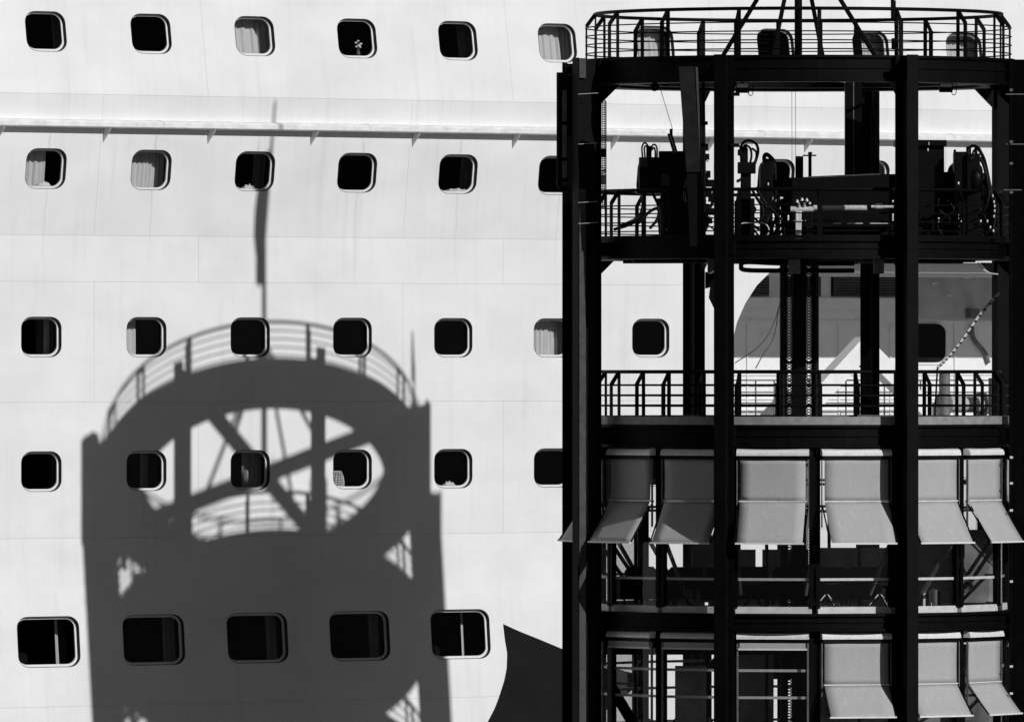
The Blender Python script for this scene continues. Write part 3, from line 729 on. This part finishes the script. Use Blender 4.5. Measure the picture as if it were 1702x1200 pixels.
def awning(b, zt, out=.50, drop=1.0, up=.815, low=.79, open_=True):
    e = bpy.data.objects.new('awning', None); COL.objects.link(e); e.parent = tower; e.rotation_euler = (0, 0, b)
    r = -RF - .14; hw = .635
    hd = MB(); hd.smooth = True
    hd.prism([(r + .12, 0), (r + .12, .125), (r + .04, .13), (r - .03, .105), (r - .06, .05), (r - .06, 0)], -hw - .06, hw + .06, lambda a, z, d: (d, a, H + zt + z)); ho = hd.build('hood', 'hood', e); fix(ho.data)
    ho.data.polygons.foreach_set('use_smooth', [False] * len(ho.data.polygons))
    MB().box(-hw - .04, hw + .04, r - .03, r + .1, H + zt - .07, H + zt - .004).build('roller', 'machine', e)
    if not open_:
        MB().box(-hw, hw, r - .03, r + .0, H + zt - .17, H + zt - .073).build('rolled_cloth', 'fabric', e)
        MB().box(-hw - .03, hw + .03, r - .035, r + .005, H + zt - .21, H + zt - .173).build('front_bar', 'light', e)
        for s in (-1, 1): MB().box(s * (hw + .045) - .015, s * (hw + .045) + .015, r - .01, r + .03, H + zt - 1.9, H + zt - .07).build('guide_rail', 'mid', e)
        return
    zk = zt - .06 - up
    def sheet(p0, p1, nm, sag):
        mb = MB(); mb.smooth = True; n = 8; vs = []; fs = []
        for j in range(n + 1):
            t = j / n
            for i in range(7):
                s = i / 6; x = (-hw + 2 * hw * s)
                y = p0[0] + (p1[0] - p0[0]) * t + sag * math.sin(math.pi * t) * (.7 + .3 * math.sin(math.pi * s)) + .004 * math.sin(9 * s + b * 7)
                vs.append((x, y, H + p0[1] + (p1[1] - p0[1]) * t))
        for j in range(n):
            for i in range(6): a = j * 7 + i; fs.append((a, a + 7, a + 8, a + 1))
        mb.add(vs, fs); o = mb.build(nm, 'fabric', e); m_ = o.modifiers.new('cloth', 'SOLIDIFY'); m_.thickness = .004; return o
    sheet((r, zt - .072), (r, zk + .014), 'upper_cloth', .012)
    MB().box(-hw - .02, hw + .02, r - .018, r + .018, H + zk - .012, H + zk + .012).build('hinge_bar', 'light', e)
    sheet((r - .006, zk - .014), (r - out, zk - low), 'lower_cloth', .015)
    MB().box(-hw - .03, hw + .03, r - out - .025, r - out + .01, H + zk - low - .028, H + zk - low + .004).build('front_bar', 'hood', e)
    for s in (-1, 1):
        MB().bar((s * (hw + .05), r + .05, H + zk), (s * (hw + .03), r - out + .01, H + zk - low), .022, .022).build('arm', 'machine', e)
        MB().box(s * (hw + .055) - .009, s * (hw + .055) + .009, r - .01, r + .03, H + zk - .5, H + zt - .07).build('guide_rail', 'mid', e)
for z in (ZBAL - .62, ZC1 - .47):
    mb = MB(); mb.ring(3.86, 4.02, H + z - .22, H + z + .02, 64); mb.build('header', 'steel', tower)
for b in FB:
    d = math.degrees(b); d = (d + 180) % 360 - 180
    if abs(d) < 125:
        awning(b, -1.75)
        awning(b, -5.27, open_=(0 < d < 80), out=.46, low=.60)

# smoked screens, tables and seats in the cafe
def screen(px0, px1, y0, d, label, zf=ZC1):
    a, b = AT(px0, y0, d), AT(px1, y0, d); return MB().box(a.x, b.x, d, d + .05, H + zf + .004, a.z).build('screen_panel', 'screen', label=label, cat='screen', group='smoked screens on the cafe floor', loc=(TX, TY, 0))
screen(1228, 1256, 913, .9, 'narrow smoked screen beside the bright slit on the upper cafe floor')
screen(1267, 1344, 913, .9, 'smoked screen between the bright slit and the service riser')
screen(1350, 1490, 910, 1.1, 'wide smoked screen behind the cafe tables under the grey awning')
screen(1500, 1660, 880, 1.3, 'tall smoked screen behind the books by the right hand columns')
screen(1150, 1188, 890, 1.5, 'smoked screen behind the dark sofa beside the left front column')

def table(px, d, zf, label):
    e = bpy.data.objects.new('cafe_table', None); COL.objects.link(e); p = AT(px, 600, d); e.location = (TX + p.x, TY + d, H + zf)
    e['label'] = label; e['category'] = 'table'; e['group'] = 'low cafe tables'
    mb = MB(); mb.ring(0, .33, .44, .47, 20); mb.build('top', 'dark', e); MB().cyl((0, 0, .2), (0, 0, .44), .03).build('stem', 'dark', e)
    for k in range(4):
        a = R(35 + 90 * k); MB().bar((0, 0, .25), (.26 * math.cos(a), .26 * math.sin(a), .012), .03, .02).build('leg', 'dark', e)
        MB().bar((.03 * math.cos(a), .03 * math.sin(a), .24), (.24 * math.cos(a), .24 * math.sin(a), .034), .008, .03).build('leg_edge', 'light', e) if px > 1340 else None
def seat(px, d, zf, rzv, label, wide=.62):
    e = bpy.data.objects.new('armchair', None); COL.objects.link(e); p = AT(px, 600, d); e.location = (TX + p.x, TY + d, H + zf); e.rotation_euler = (0, 0, rzv)
    e['label'] = label; e['category'] = 'armchair'; e['group'] = 'dark cafe armchairs'
    h = wide / 2
    mb = MB(); mb.smooth = False; mb.prism([(-h, .12), (h, .12), (h, .36), (h - .04, .40), (-h + .04, .40), (-h, .36)], -.3, .3, lambda a, z, d: (a, d, z)); o = mb.build('seat', 'dark', e); fix(o.data)
    mb = MB(); mb.prism([(-h, .38), (h, .38), (h, .68), (h - .08, .76), (-h + .08, .76), (-h, .68)], .22, .36, lambda a, z, d: (a, d + (z - .38) * .15, z)); o = mb.build('backrest', 'dark', e); fix(o.data)
    for s in (-1, 1):
        MB().box(s * (h + .05) - .05, s * (h + .05) + .05, -.28, .3, .12, .55).build('armrest', 'dark', e)
        for t in (-.22, .25): MB().cyl((s * h, t, 0), (s * h, t, .13), .02, 8).build('leg', 'dark', e)
table(1133, -2.6, ZC1, 'low dark table with splayed legs beside the sofa left of the front column')
table(1252, -2.8, ZC1, 'low dark table before the narrow smoked screen')
table(1374, -3.0, ZC1, 'low dark table with pale leg edges right of the service riser')
table(1462, -2.8, ZC1, 'low dark table with pale leg edges beside the right front column')
seat(1055, -1.2, ZC1, R(200), 'dark armchair facing away beneath the shaded left awnings')
seat(1155, -1.6, ZC1, R(170), 'wide dark sofa seat before the smoked screen left of the front column', .95)
seat(1245, -1.2, ZC1, R(185), 'dark armchair before the bright slit between screens', .7)
seat(1312, -1.4, ZC1, R(175), 'dark armchair before the foot of the service riser')
seat(1395, -1.6, ZC1, R(160), 'dark armchair right of the service riser')
seat(1440, -1.2, ZC1, R(190), 'wide dark seat beside the right front column', .9)
# stair flight on the lower cafe floor
sf = bpy.data.objects.new('staircase', None); COL.objects.link(sf); sf.parent = tower
for d in (1.0, 1.9):
    MB().bar(AT(985, 1090, d), AT(1130, 1330, d), .06, .22).build('stringer', 'steel', sf)
    MB().bar(AT(1200, 1080, d), AT(1040, 1330, d), .05, .12).build('stringer', 'steel', sf)
for k in range(10):
    a = AT(990 + 14 * k, 1098 + 23 * k, 1.45); MB().box(-.12, .12, -.42, .42, -.015, .015, Matrix.Translation(a)).build('tread', 'steel', sf)
screen(1122, 1174, 1106, .8, 'smoked screen on the lower cafe floor below the sofa', ZC2)
screen(1228, 1286, 1075, .9, 'smoked screen on the lower cafe floor below the bright slit', ZC2)
screen(1330, 1480, 1070, 1.1, 'wide smoked screen on the lower cafe floor', ZC2)
screen(1500, 1665, 1070, 1.3, 'tall smoked screen on the lower cafe floor by the right hand columns', ZC2)
pbox(MB(), 1000, 1345, 1050, 1087, -.3, .3).build('ceiling_bulkhead', 'machine', tower)
pbox(MB(), 1286, 1330, 1087, 1128, .2, .3).build('ceiling_bulkhead', 'machine', tower)
# books on a shelf at the right
for k in range(6):
    a = AT(1536 + 5 * k, 978, -2.2); MB().box(-.022, .022, -.08, .08, H + ZC1 + .002, a.z - .02 * (k % 3) + .0, Matrix.Translation((a.x + TX, TY - 2.2, 0))).build('book', ['light', 'dark', 'light', 'light', 'mid', 'dark'][k], label=['pale upright book at the column end of the row by the cafe kerb', 'dark upright book between two pale books by the cafe kerb', 'pale upright book between a dark and a pale book by the cafe kerb', 'pale upright book touching the grey book by the cafe kerb', 'grey upright book in the row by the cafe kerb', 'dark upright book at the end of the row beside the grey book'][k], cat='book', group='books standing by the cafe kerb')

# ------------------------------------------------------------------ machinery on the equipment deck (each a thing of its own)
def thing(name, label, cat, px, d, group=None):
    e = bpy.data.objects.new(name, None); COL.objects.link(e); p = AT(px, 397, d); e.location = (TX + p.x, TY + d, H + ZE + .003)
    e['label'] = label; e['category'] = cat
    if group: e['group'] = group
    e['_o'] = (p.x, d, H + ZE + .003); return e
def loc(e, v): o = Vector(e['_o']); return Vector(v) - o
def ebox(e, nm, m, x0, x1, y0, y1, d0, d1):
    a = AT(x0, y1, (d0 + d1) / 2); b = AT(x1, y0, (d0 + d1) / 2); o = Vector(e['_o'])
    mb = MB(); mb.box(a.x - o.x, b.x - o.x, d0 - o.y, d1 - o.y, max(a.z - o.z, 0), b.z - o.z); ob = mb.build(nm, m, e)
    bv = ob.modifiers.new('edge', 'BEVEL'); bv.width = .012; bv.segments = 2; return ob
def ehose(e, pts, d, r=.022, m='rubber', nm='hose'):
    mb = MB(); mb.smooth = True; mb.tube(spline([loc(e, AT(x, y, d + (.04 * math.sin(k * 1.3)))) for k, (x, y) in enumerate(pts)], 7), r, 8); return mb.build(nm, m, e)

e = thing('hydraulic_unit', 'black hydraulic unit with twin looped hoses beside the leaning boom', 'hydraulic unit', 1100, -0.7, 'hydraulic units on the equipment deck')
ebox(e, 'tank', 'machine', 1095, 1137, 252, 318, -1.10, -0.30); ebox(e, 'pump', 'machine', 1062, 1096, 262, 318, -1.00, -0.50)
ebox(e, 'valve_block', 'strip', 1064, 1076, 262, 279, -1.15, -1.00); ebox(e, 'side_plate', 'strip', 1100, 1113, 290, 310, -1.12, -1.09)
ebox(e, 'motor', 'machine', 1074, 1083, 243, 264, -0.90, -0.70); ebox(e, 'bed', 'machine', 1058, 1140, 314, 322, -1.20, -0.30)
for x0, x1 in ((1066, 1074), (1126, 1136)): ebox(e, 'leg', 'machine', x0, x1, 320, 420, -0.80, -0.60)
ebox(e, 'leg', 'machine', 1098, 1112, 320, 420, -0.90, -0.50)
for pts in ([(1068, 262), (1067, 246), (1071, 238), (1077, 243), (1079, 256)], [(1072, 262), (1071, 247), (1074, 243), (1078, 248)], [(1081, 256), (1084, 243), (1089, 241), (1092, 248), (1092, 264)], [(1083, 250), (1087, 246), (1089, 252), (1089, 266)]): ehose(e, pts, -.8, .017)
ebox(e, 'lower_tank', 'machine', 1110, 1146, 322, 400, -1.00, -0.30); ebox(e, 'filter', 'machine', 1092, 1100, 330, 352, -0.90, -0.70)
for pts in ([(1070, 322), (1069, 340), (1062, 360), (1045, 370), (1030, 376)], [(1085, 322), (1095, 345), (1092, 365), (1080, 380)], [(1060, 372), (1080, 352), (1095, 345)], [(1020, 382), (1050, 372), (1075, 355)], [(1110, 330), (1118, 350), (1112, 375), (1100, 390)]): ehose(e, pts, -1.0, .03)
e = thing('ram', 'short raised hydraulic ram hooked to the pulley wire', 'hydraulic ram', 1122, -1.4)
mb = MB(); mb.cyl(loc(e, AT(1113, 222, -1.4)), loc(e, AT(1123, 256, -1.4)), .05); mb.build('barrel', 'machine', e)
mb = MB(); mb.bar(loc(e, AT(1113, 222, -1.46)), loc(e, AT(1123, 254, -1.46)), .02, .012); mb.build('bright_edge', 'light', e)
mb = MB(); mb.cyl(loc(e, AT(1113, 219, -1.4)), loc(e, AT(1118, 219, -1.4)), .055); mb.build('eye', 'machine', e)

e = thing('folding_boom', 'tall leaning black box boom rising from the deck to the top ring', 'boom', 1160, -2.6)
def quadbox(e, nm, m, tl, tr, bl, br, d0, d1):
    mb = MB(); vs = [loc(e, AT(*p, d)) for d in (d0, d1) for p in (tl, tr, br, bl)]
    mb.add(vs, [(0, 1, 2, 3), (7, 6, 5, 4), (0, 4, 5, 1), (1, 5, 6, 2), (2, 6, 7, 3), (3, 7, 4, 0)]); o = mb.build(nm, m, e); fix(o.data); return o
quadbox(e, 'boom_box', 'boom', (1128, 111), (1156, 111), (1141, 286), (1164, 286), -4.25, -3.98)
quadbox(e, 'boom_side', 'strip', (1154, 111.5), (1160, 112), (1164, 286), (1167, 286), -4.25, -4.0)
quadbox(e, 'inner_boom', 'machine', (1141, 284), (1166, 284), (1147, 410), (1172, 410), -4.2, -4.2 + .2)
quadbox(e, 'brace', 'machine', (1137, 292), (1143, 292), (1158, 397), (1168, 397), -2.6, -2.4)
mb = MB(); mb.tube([loc(e, AT(1168, 95, -3.0)), loc(e, AT(1170, 250, -3.0)), loc(e, AT(1171, 380, -3.0))], .035, 8); mb.build('pipe', 'steel', e)
for k, (x, y) in enumerate(((1170, 245), (1172, 262), (1174, 290), (1170, 300), (1180, 305), (1176, 322), (1184, 330), (1172, 345), (1182, 352), (1177, 366))):
    ebox(e, 'fitting', 'machine', x - 7, x + 7, y - 6, y + 6, -2.9, -2.75)
for y, x in ((268, 1176), (286, 1172), (306, 1150), (306, 1155), (314, 1174), (333, 1174), (360, 1181)):
    ebox(e, 'bright_fitting', 'chrome', x - 1.6, x + 1.6, y - 2.2, y + 2.2, -2.99, -2.94)
for pts in ([(1165, 300), (1185, 310), (1183, 340), (1170, 352)], [(1150, 330), (1170, 345), (1176, 372), (1168, 390)], [(1142, 300), (1138, 330), (1148, 350), (1150, 385)]): ehose(e, pts, -2.7, .03)

e = thing('hydraulic_unit', 'black valve tower with one large hose loop beside the front column', 'hydraulic unit', 1238, -2.2, 'hydraulic units on the equipment deck')
ebox(e, 'valve_tower', 'machine', 1231, 1248, 272, 392, -2.4, -2.0); ebox(e, 'valve_block', 'machine', 1226, 1256, 270, 289, -2.5, -2.2); ebox(e, 'head', 'machine', 1230, 1243, 247, 273, -2.4, -2.1); ebox(e, 'coil', 'machine', 1226, 1233, 249, 259, -2.45, -2.3)
ebox(e, 'cap', 'machine', 1236, 1242, 240, 249, -2.35, -2.2); ebox(e, 'base', 'machine', 1224, 1254, 330, 420, -2.4, -2.0)
ehose(e, [(1232, 262), (1231, 247), (1236, 237), (1246, 234), (1257, 240), (1260, 252), (1256, 268), (1250, 282)], -2.3, .028)
ehose(e, [(1236, 262), (1234, 250), (1239, 242), (1247, 247), (1249, 260), (1246, 274)], -2.3, .022)
ehose(e, [(1250, 247), (1257, 254), (1255, 268), (1247, 276)], -2.3, .022)
for pts in ([(1250, 315), (1258, 330), (1267, 345), (1268, 358), (1262, 370)], [(1256, 312), (1270, 335), (1285, 350), (1296, 365)], [(1258, 330), (1275, 345), (1288, 347), (1300, 352)], [(1290, 318), (1285, 342), (1278, 360), (1272, 375)], [(1225, 302), (1234, 298), (1240, 304)], [(1296, 330), (1288, 345), (1292, 372)]): ehose(e, pts, -2.4, .03)
e = thing('valve_manifold', 'small black manifold with bent pipes between hose loop and big beam', 'manifold', 1275, -1.8)
ebox(e, 'body', 'machine', 1263, 1284, 275, 420, -2.0, -1.6); ebox(e, 'upper', 'machine', 1268, 1287, 264, 292, -1.95, -1.7)
mb = MB(); mb.tube(spline([loc(e, AT(x, y, -1.8)) for x, y in ((1273, 280), (1270, 264), (1273, 257), (1280, 261), (1287, 272), (1289, 300))]), .04, 8); mb.build('pipe', 'machine', e)
ebox(e, 'gauge', 'chrome', 1275.5, 1278, 304, 309, -2.03, -2.0)

e = thing('control_post', 'short square black post standing behind the long beam', 'post', 1329, 1.0)
ebox(e, 'post', 'machine', 1322, 1335, 260, 420, .9, 1.1)
e = thing('shutoff_valve', 'tee-handled black valve spindle beside the square post', 'valve', 1346, 1.0)
ebox(e, 'spindle', 'machine', 1343.5, 1349, 255, 420, .95, 1.05); ebox(e, 'tee_bar', 'machine', 1334, 1357, 257.5, 260, .97, 1.03); ebox(e, 'cap', 'machine', 1343, 1350, 253, 257, .95, 1.05)

e = thing('gangway_beam', 'long black sloping box beam lying across the equipment deck', 'beam', 1410, -1.0)
quadbox(e, 'box_beam', 'machine', (1302, 296), (1478, 289), (1302, 372), (1478, 372), -1.6, -.7)
quadbox(e, 'top_edge', 'strip', (1345, 293.5), (1463, 288.5), (1345, 296), (1463, 291), -1.62, -1.602)
quadbox(e, 'tail_box', 'machine', (1474, 290), (1600, 285), (1474, 392), (1600, 392), -1.1, -.5)
for x in (1312, 1400, 1468): ebox(e, 'support', 'machine', x - 8, x + 8, 370, 420, -1.4, -.9)
quadbox(e, 'web_plate', 'machine', (1290, 372), (1480, 372), (1290, 377), (1480, 377), -1.7, -.7)
ebox(e, 'skirt', 'machine', 1300, 1490, 372, 410, -.9, -.8)
ebox(e, 'tray', 'strip', 1355, 1432, 373, 388, -1.2, -1.1)
ebox(e, 'rear_housing', 'machine', 1300, 1480, 330, 410, -.2, .6)

e = thing('hydraulic_cylinder', 'shining chrome hydraulic cylinder lying behind the deck railing', 'cylinder', 1400, -2.6)
def ecyl(nm, m, x0, x1, y, r, d=-2.6, n=20):
    mb = MB(); mb.smooth = False; mb.cyl(loc(e, AT(x0, y, d)), loc(e, AT(x1, y, d)), r, n); o = mb.build(nm, m, e); return o
ecyl('end_cap', 'chrome', 1314, 1352, 348, .055); ecyl('barrel', 'chrome', 1352, 1446, 345.5, .06); ecyl('rod', 'chrome', 1446, 1489, 343.5, .036); ecyl('gland', 'machine', 1442, 1448, 344, .075); ecyl('collar', 'chrome', 1455, 1467, 343.5, .05)
for x, y in ((1325, 335), (1333, 332), (1341, 333), (1346, 339), (1337, 341), (1328, 341)):
    mb = MB(); mb.smooth = True; mb.lathe([(.001, -.03), (.03, -.028), (.034, 0), (.02, .012), (.02, .035), (.001, .037)], loc(e, AT(x, y, -2.65)), 8); mb.build('fitting', 'chrome', e)
for x in (1327, 1345, 1484): ebox(e, 'bracket', 'chrome' if x == 1327 else 'machine', x - 5, x + 5, 352, 420, -2.65, -2.5)
for x, y0, y1 in ((1310, 358, 367), (1324, 355, 366), (1484, 333, 337), (1484, 355, 368)): ebox(e, 'bright_fitting', 'chrome', x - 1.5, x + 1.5, y0, y1, -2.72, -2.68)
for x0, x1, y in ((1318, 1334, 367), (1338, 1350, 367), (1385, 1398, 371.5), (1408, 1434, 371.5), (1446, 1480, 371.5)):
    a = loc(e, AT(x0, y, -2.62)); b = loc(e, AT(x1, y, -2.62)); mb = MB(); mb.bar(a, b, .02, .016); mb.build('pressure_line', 'chrome', e)
mb = MB(); mb.bar(loc(e, AT(1310, 366, -2.55)), loc(e, AT(1488, 372, -2.55)), .03, .05); mb.build('carrier_rail', 'machine', e)

e = thing('hose_loop', 'pale oval hose loop lying against the railing of the equipment deck', 'hose', 1250, -3.6)
mb = MB(); mb.smooth = True; mb.tube(spline([loc(e, AT(x, y, -3.6)) for x, y in ((1221, 396), (1221, 388), (1226, 378), (1234, 371.5), (1250, 370.5), (1266, 370.8), (1274, 374), (1278, 382), (1276, 390), (1268, 394.5), (1250, 395), (1238, 394.5))]), .012, 7); mb.build('loop', 'light', e)

e = thing('storage_bin', 'tall square black bin with an overhanging lid beside the right front column', 'bin', 1540, -1.0)
ebox(e, 'body', 'machine', 1493, 1568, 244, 420, -1.5, -.6); ebox(e, 'lid', 'machine', 1486, 1572, 234, 244, -1.6, -.5)
ebox(e, 'latch', 'light', 1543, 1544.5, 236.5, 242, -1.63, -1.6); ebox(e, 'hook', 'light', 1541, 1543.5, 246, 252, -1.53, -1.5); ebox(e, 'shoulder', 'machine', 1568, 1640, 288, 420, -1.1, -.4)

e = thing('hydraulic_unit', 'black hydraulic unit with long hoses falling over the railing beside the right column', 'hydraulic unit', 1615, -1.6, 'hydraulic units on the equipment deck')
ebox(e, 'tank', 'machine', 1585, 1612, 253, 400, -1.9, -1.2); ebox(e, 'motor', 'machine', 1606, 1628, 256, 400, -2.0, -1.4); ebox(e, 'cap', 'machine', 1585, 1589, 249, 254, -1.8, -1.6); ebox(e, 'manifold', 'machine', 1606, 1614, 244, 262, -1.8, -1.6); ebox(e, 'riser', 'machine', 1619.5, 1624.5, 243, 262, -1.8, -1.65)
mb = MB(); mb.smooth = True; mb.lathe([(.001, 0), (.13, 0), (.15, .3), (.12, .42), (.001, .45)], loc(e, AT(1622, 320, -1.9)), 14); mb.build('accumulator', 'machine', e)
ehose(e, [(1609, 262), (1610, 248), (1617, 243), (1626, 246), (1632, 256), (1637, 268), (1642, 290), (1646, 310), (1650, 330)], -1.9, .03)
ehose(e, [(1616, 262), (1618, 252), (1624, 248), (1631, 258), (1635, 270)], -1.8, .02)
ehose(e, [(1612, 266), (1622, 260), (1632, 268), (1638, 285), (1643, 312), (1650, 335), (1654, 360), (1650, 384)], -2.0, .034)
ehose(e, [(1618, 306), (1628, 300), (1638, 306), (1644, 318), (1640, 340), (1630, 360)], -2.0, .04)
for x, y in ((1593, 305), (1592.5, 357), (1592.5, 363), (1630, 368), (1641, 368), (1650, 326), (1652, 336), (1653, 343), (1653, 351), (1652, 360), (1646, 378), (1651, 384)):
    ebox(e, 'bright_fitting', 'chrome', x - 1.3, x + 1.3, y - 2.4, y + 2.4, -2.12, -2.08)
e = thing('control_cabinet', 'narrow black control cabinet between the right hydraulic unit and the right column', 'cabinet', 1642, -.6)
ebox(e, 'body', 'machine', 1626, 1657, 318, 420, -.8, -.3); ebox(e, 'door', 'machine', 1629, 1654, 324, 396, -.82, -.805); ebox(e, 'handle', 'chrome', 1650, 1652, 350, 362, -.84, -.822)
# loose hose runs and pipework on the equipment deck
rh = random.Random(11)
def hose_run(label, x0, x1, y0, y1, d, n):
    e = thing('hose_bundle', label, 'hoses', (x0 + x1) / 2, d, 'hose bundles on the equipment deck')
    for k in range(n):
        a = rh.uniform(x0, x1); pts = [(a, y1)]
        y = y1; x = a
        for q in range(4):
            x = min(x1, max(x0, x + rh.uniform(-.28, .28) * (x1 - x0))); y -= (y1 - y0) / 4 * rh.uniform(.5, 1.1); pts.append((x, y))
        ehose(e, pts, d + rh.uniform(-.25, .25), rh.choice((.016, .022, .03)))
        if k % 3 == 0: ebox(e, 'coupling', 'chrome', pts[2][0] - 1.4, pts[2][0] + 1.4, pts[2][1] - 1.6, pts[2][1] + 1.6, d - .32, d - .28)
    ebox(e, 'tray', 'machine', x0, x1, y1 - 3, 420, d - .3, d + .3)
hose_run('dense tangle of black hoses at the foot of the leaning boom', 1096, 1186, 318, 398, -.4, 16)
hose_run('black hoses crossing between the valve tower and the long beam', 1228, 1300, 322, 396, -1.0, 9)
hose_run('black hoses around the foot of the right hydraulic unit', 1560, 1655, 322, 396, -1.7, 9)
# wrapped hose hung across the opening below the equipment deck
e = thing('wrapped_hose', 'pale hose bound with dark spiral tape running diagonally behind the balcony rail', 'hose', 1610, -1.0); e.location.z = H + ZBAL; e['_o'] = (e['_o'][0], -1.0, H + ZBAL)
n = 15
pts = spline([loc(e, AT(x, y, -1.0)) for x, y in ((1558, 612), (1577, 592), (1601, 562), (1627, 525), (1661, 486))], 8)
mb = MB(); mb.smooth = True; mb.tube(pts, .028, 8); mb.build('hose', 'light', e)
for k in range(2, len(pts) - 1, 2):
    a, b = pts[k], pts[k] + (pts[k + 1] - pts[k]) * .42; mb = MB(); mb.cyl(a + Vector((.012, 0, -.012)), b, .034, 8); mb.build('tape_band', 'rubber', e)
mb = MB(); mb.tube([pts[0], (pts[0].x - .05, pts[0].y, 0)], .02, 6); mb.build('tail', 'rubber', e)
MB().tube(spline([AT(1625, 436, -1.4), AT(1632, 446, -1.4), AT(1645, 454, -1.4), AT(1659, 456, -1.4)]), .014, 6).build('pale_cable', 'light', tower)
for o in bpy.data.objects:
    if '_o' in o: del o['_o']
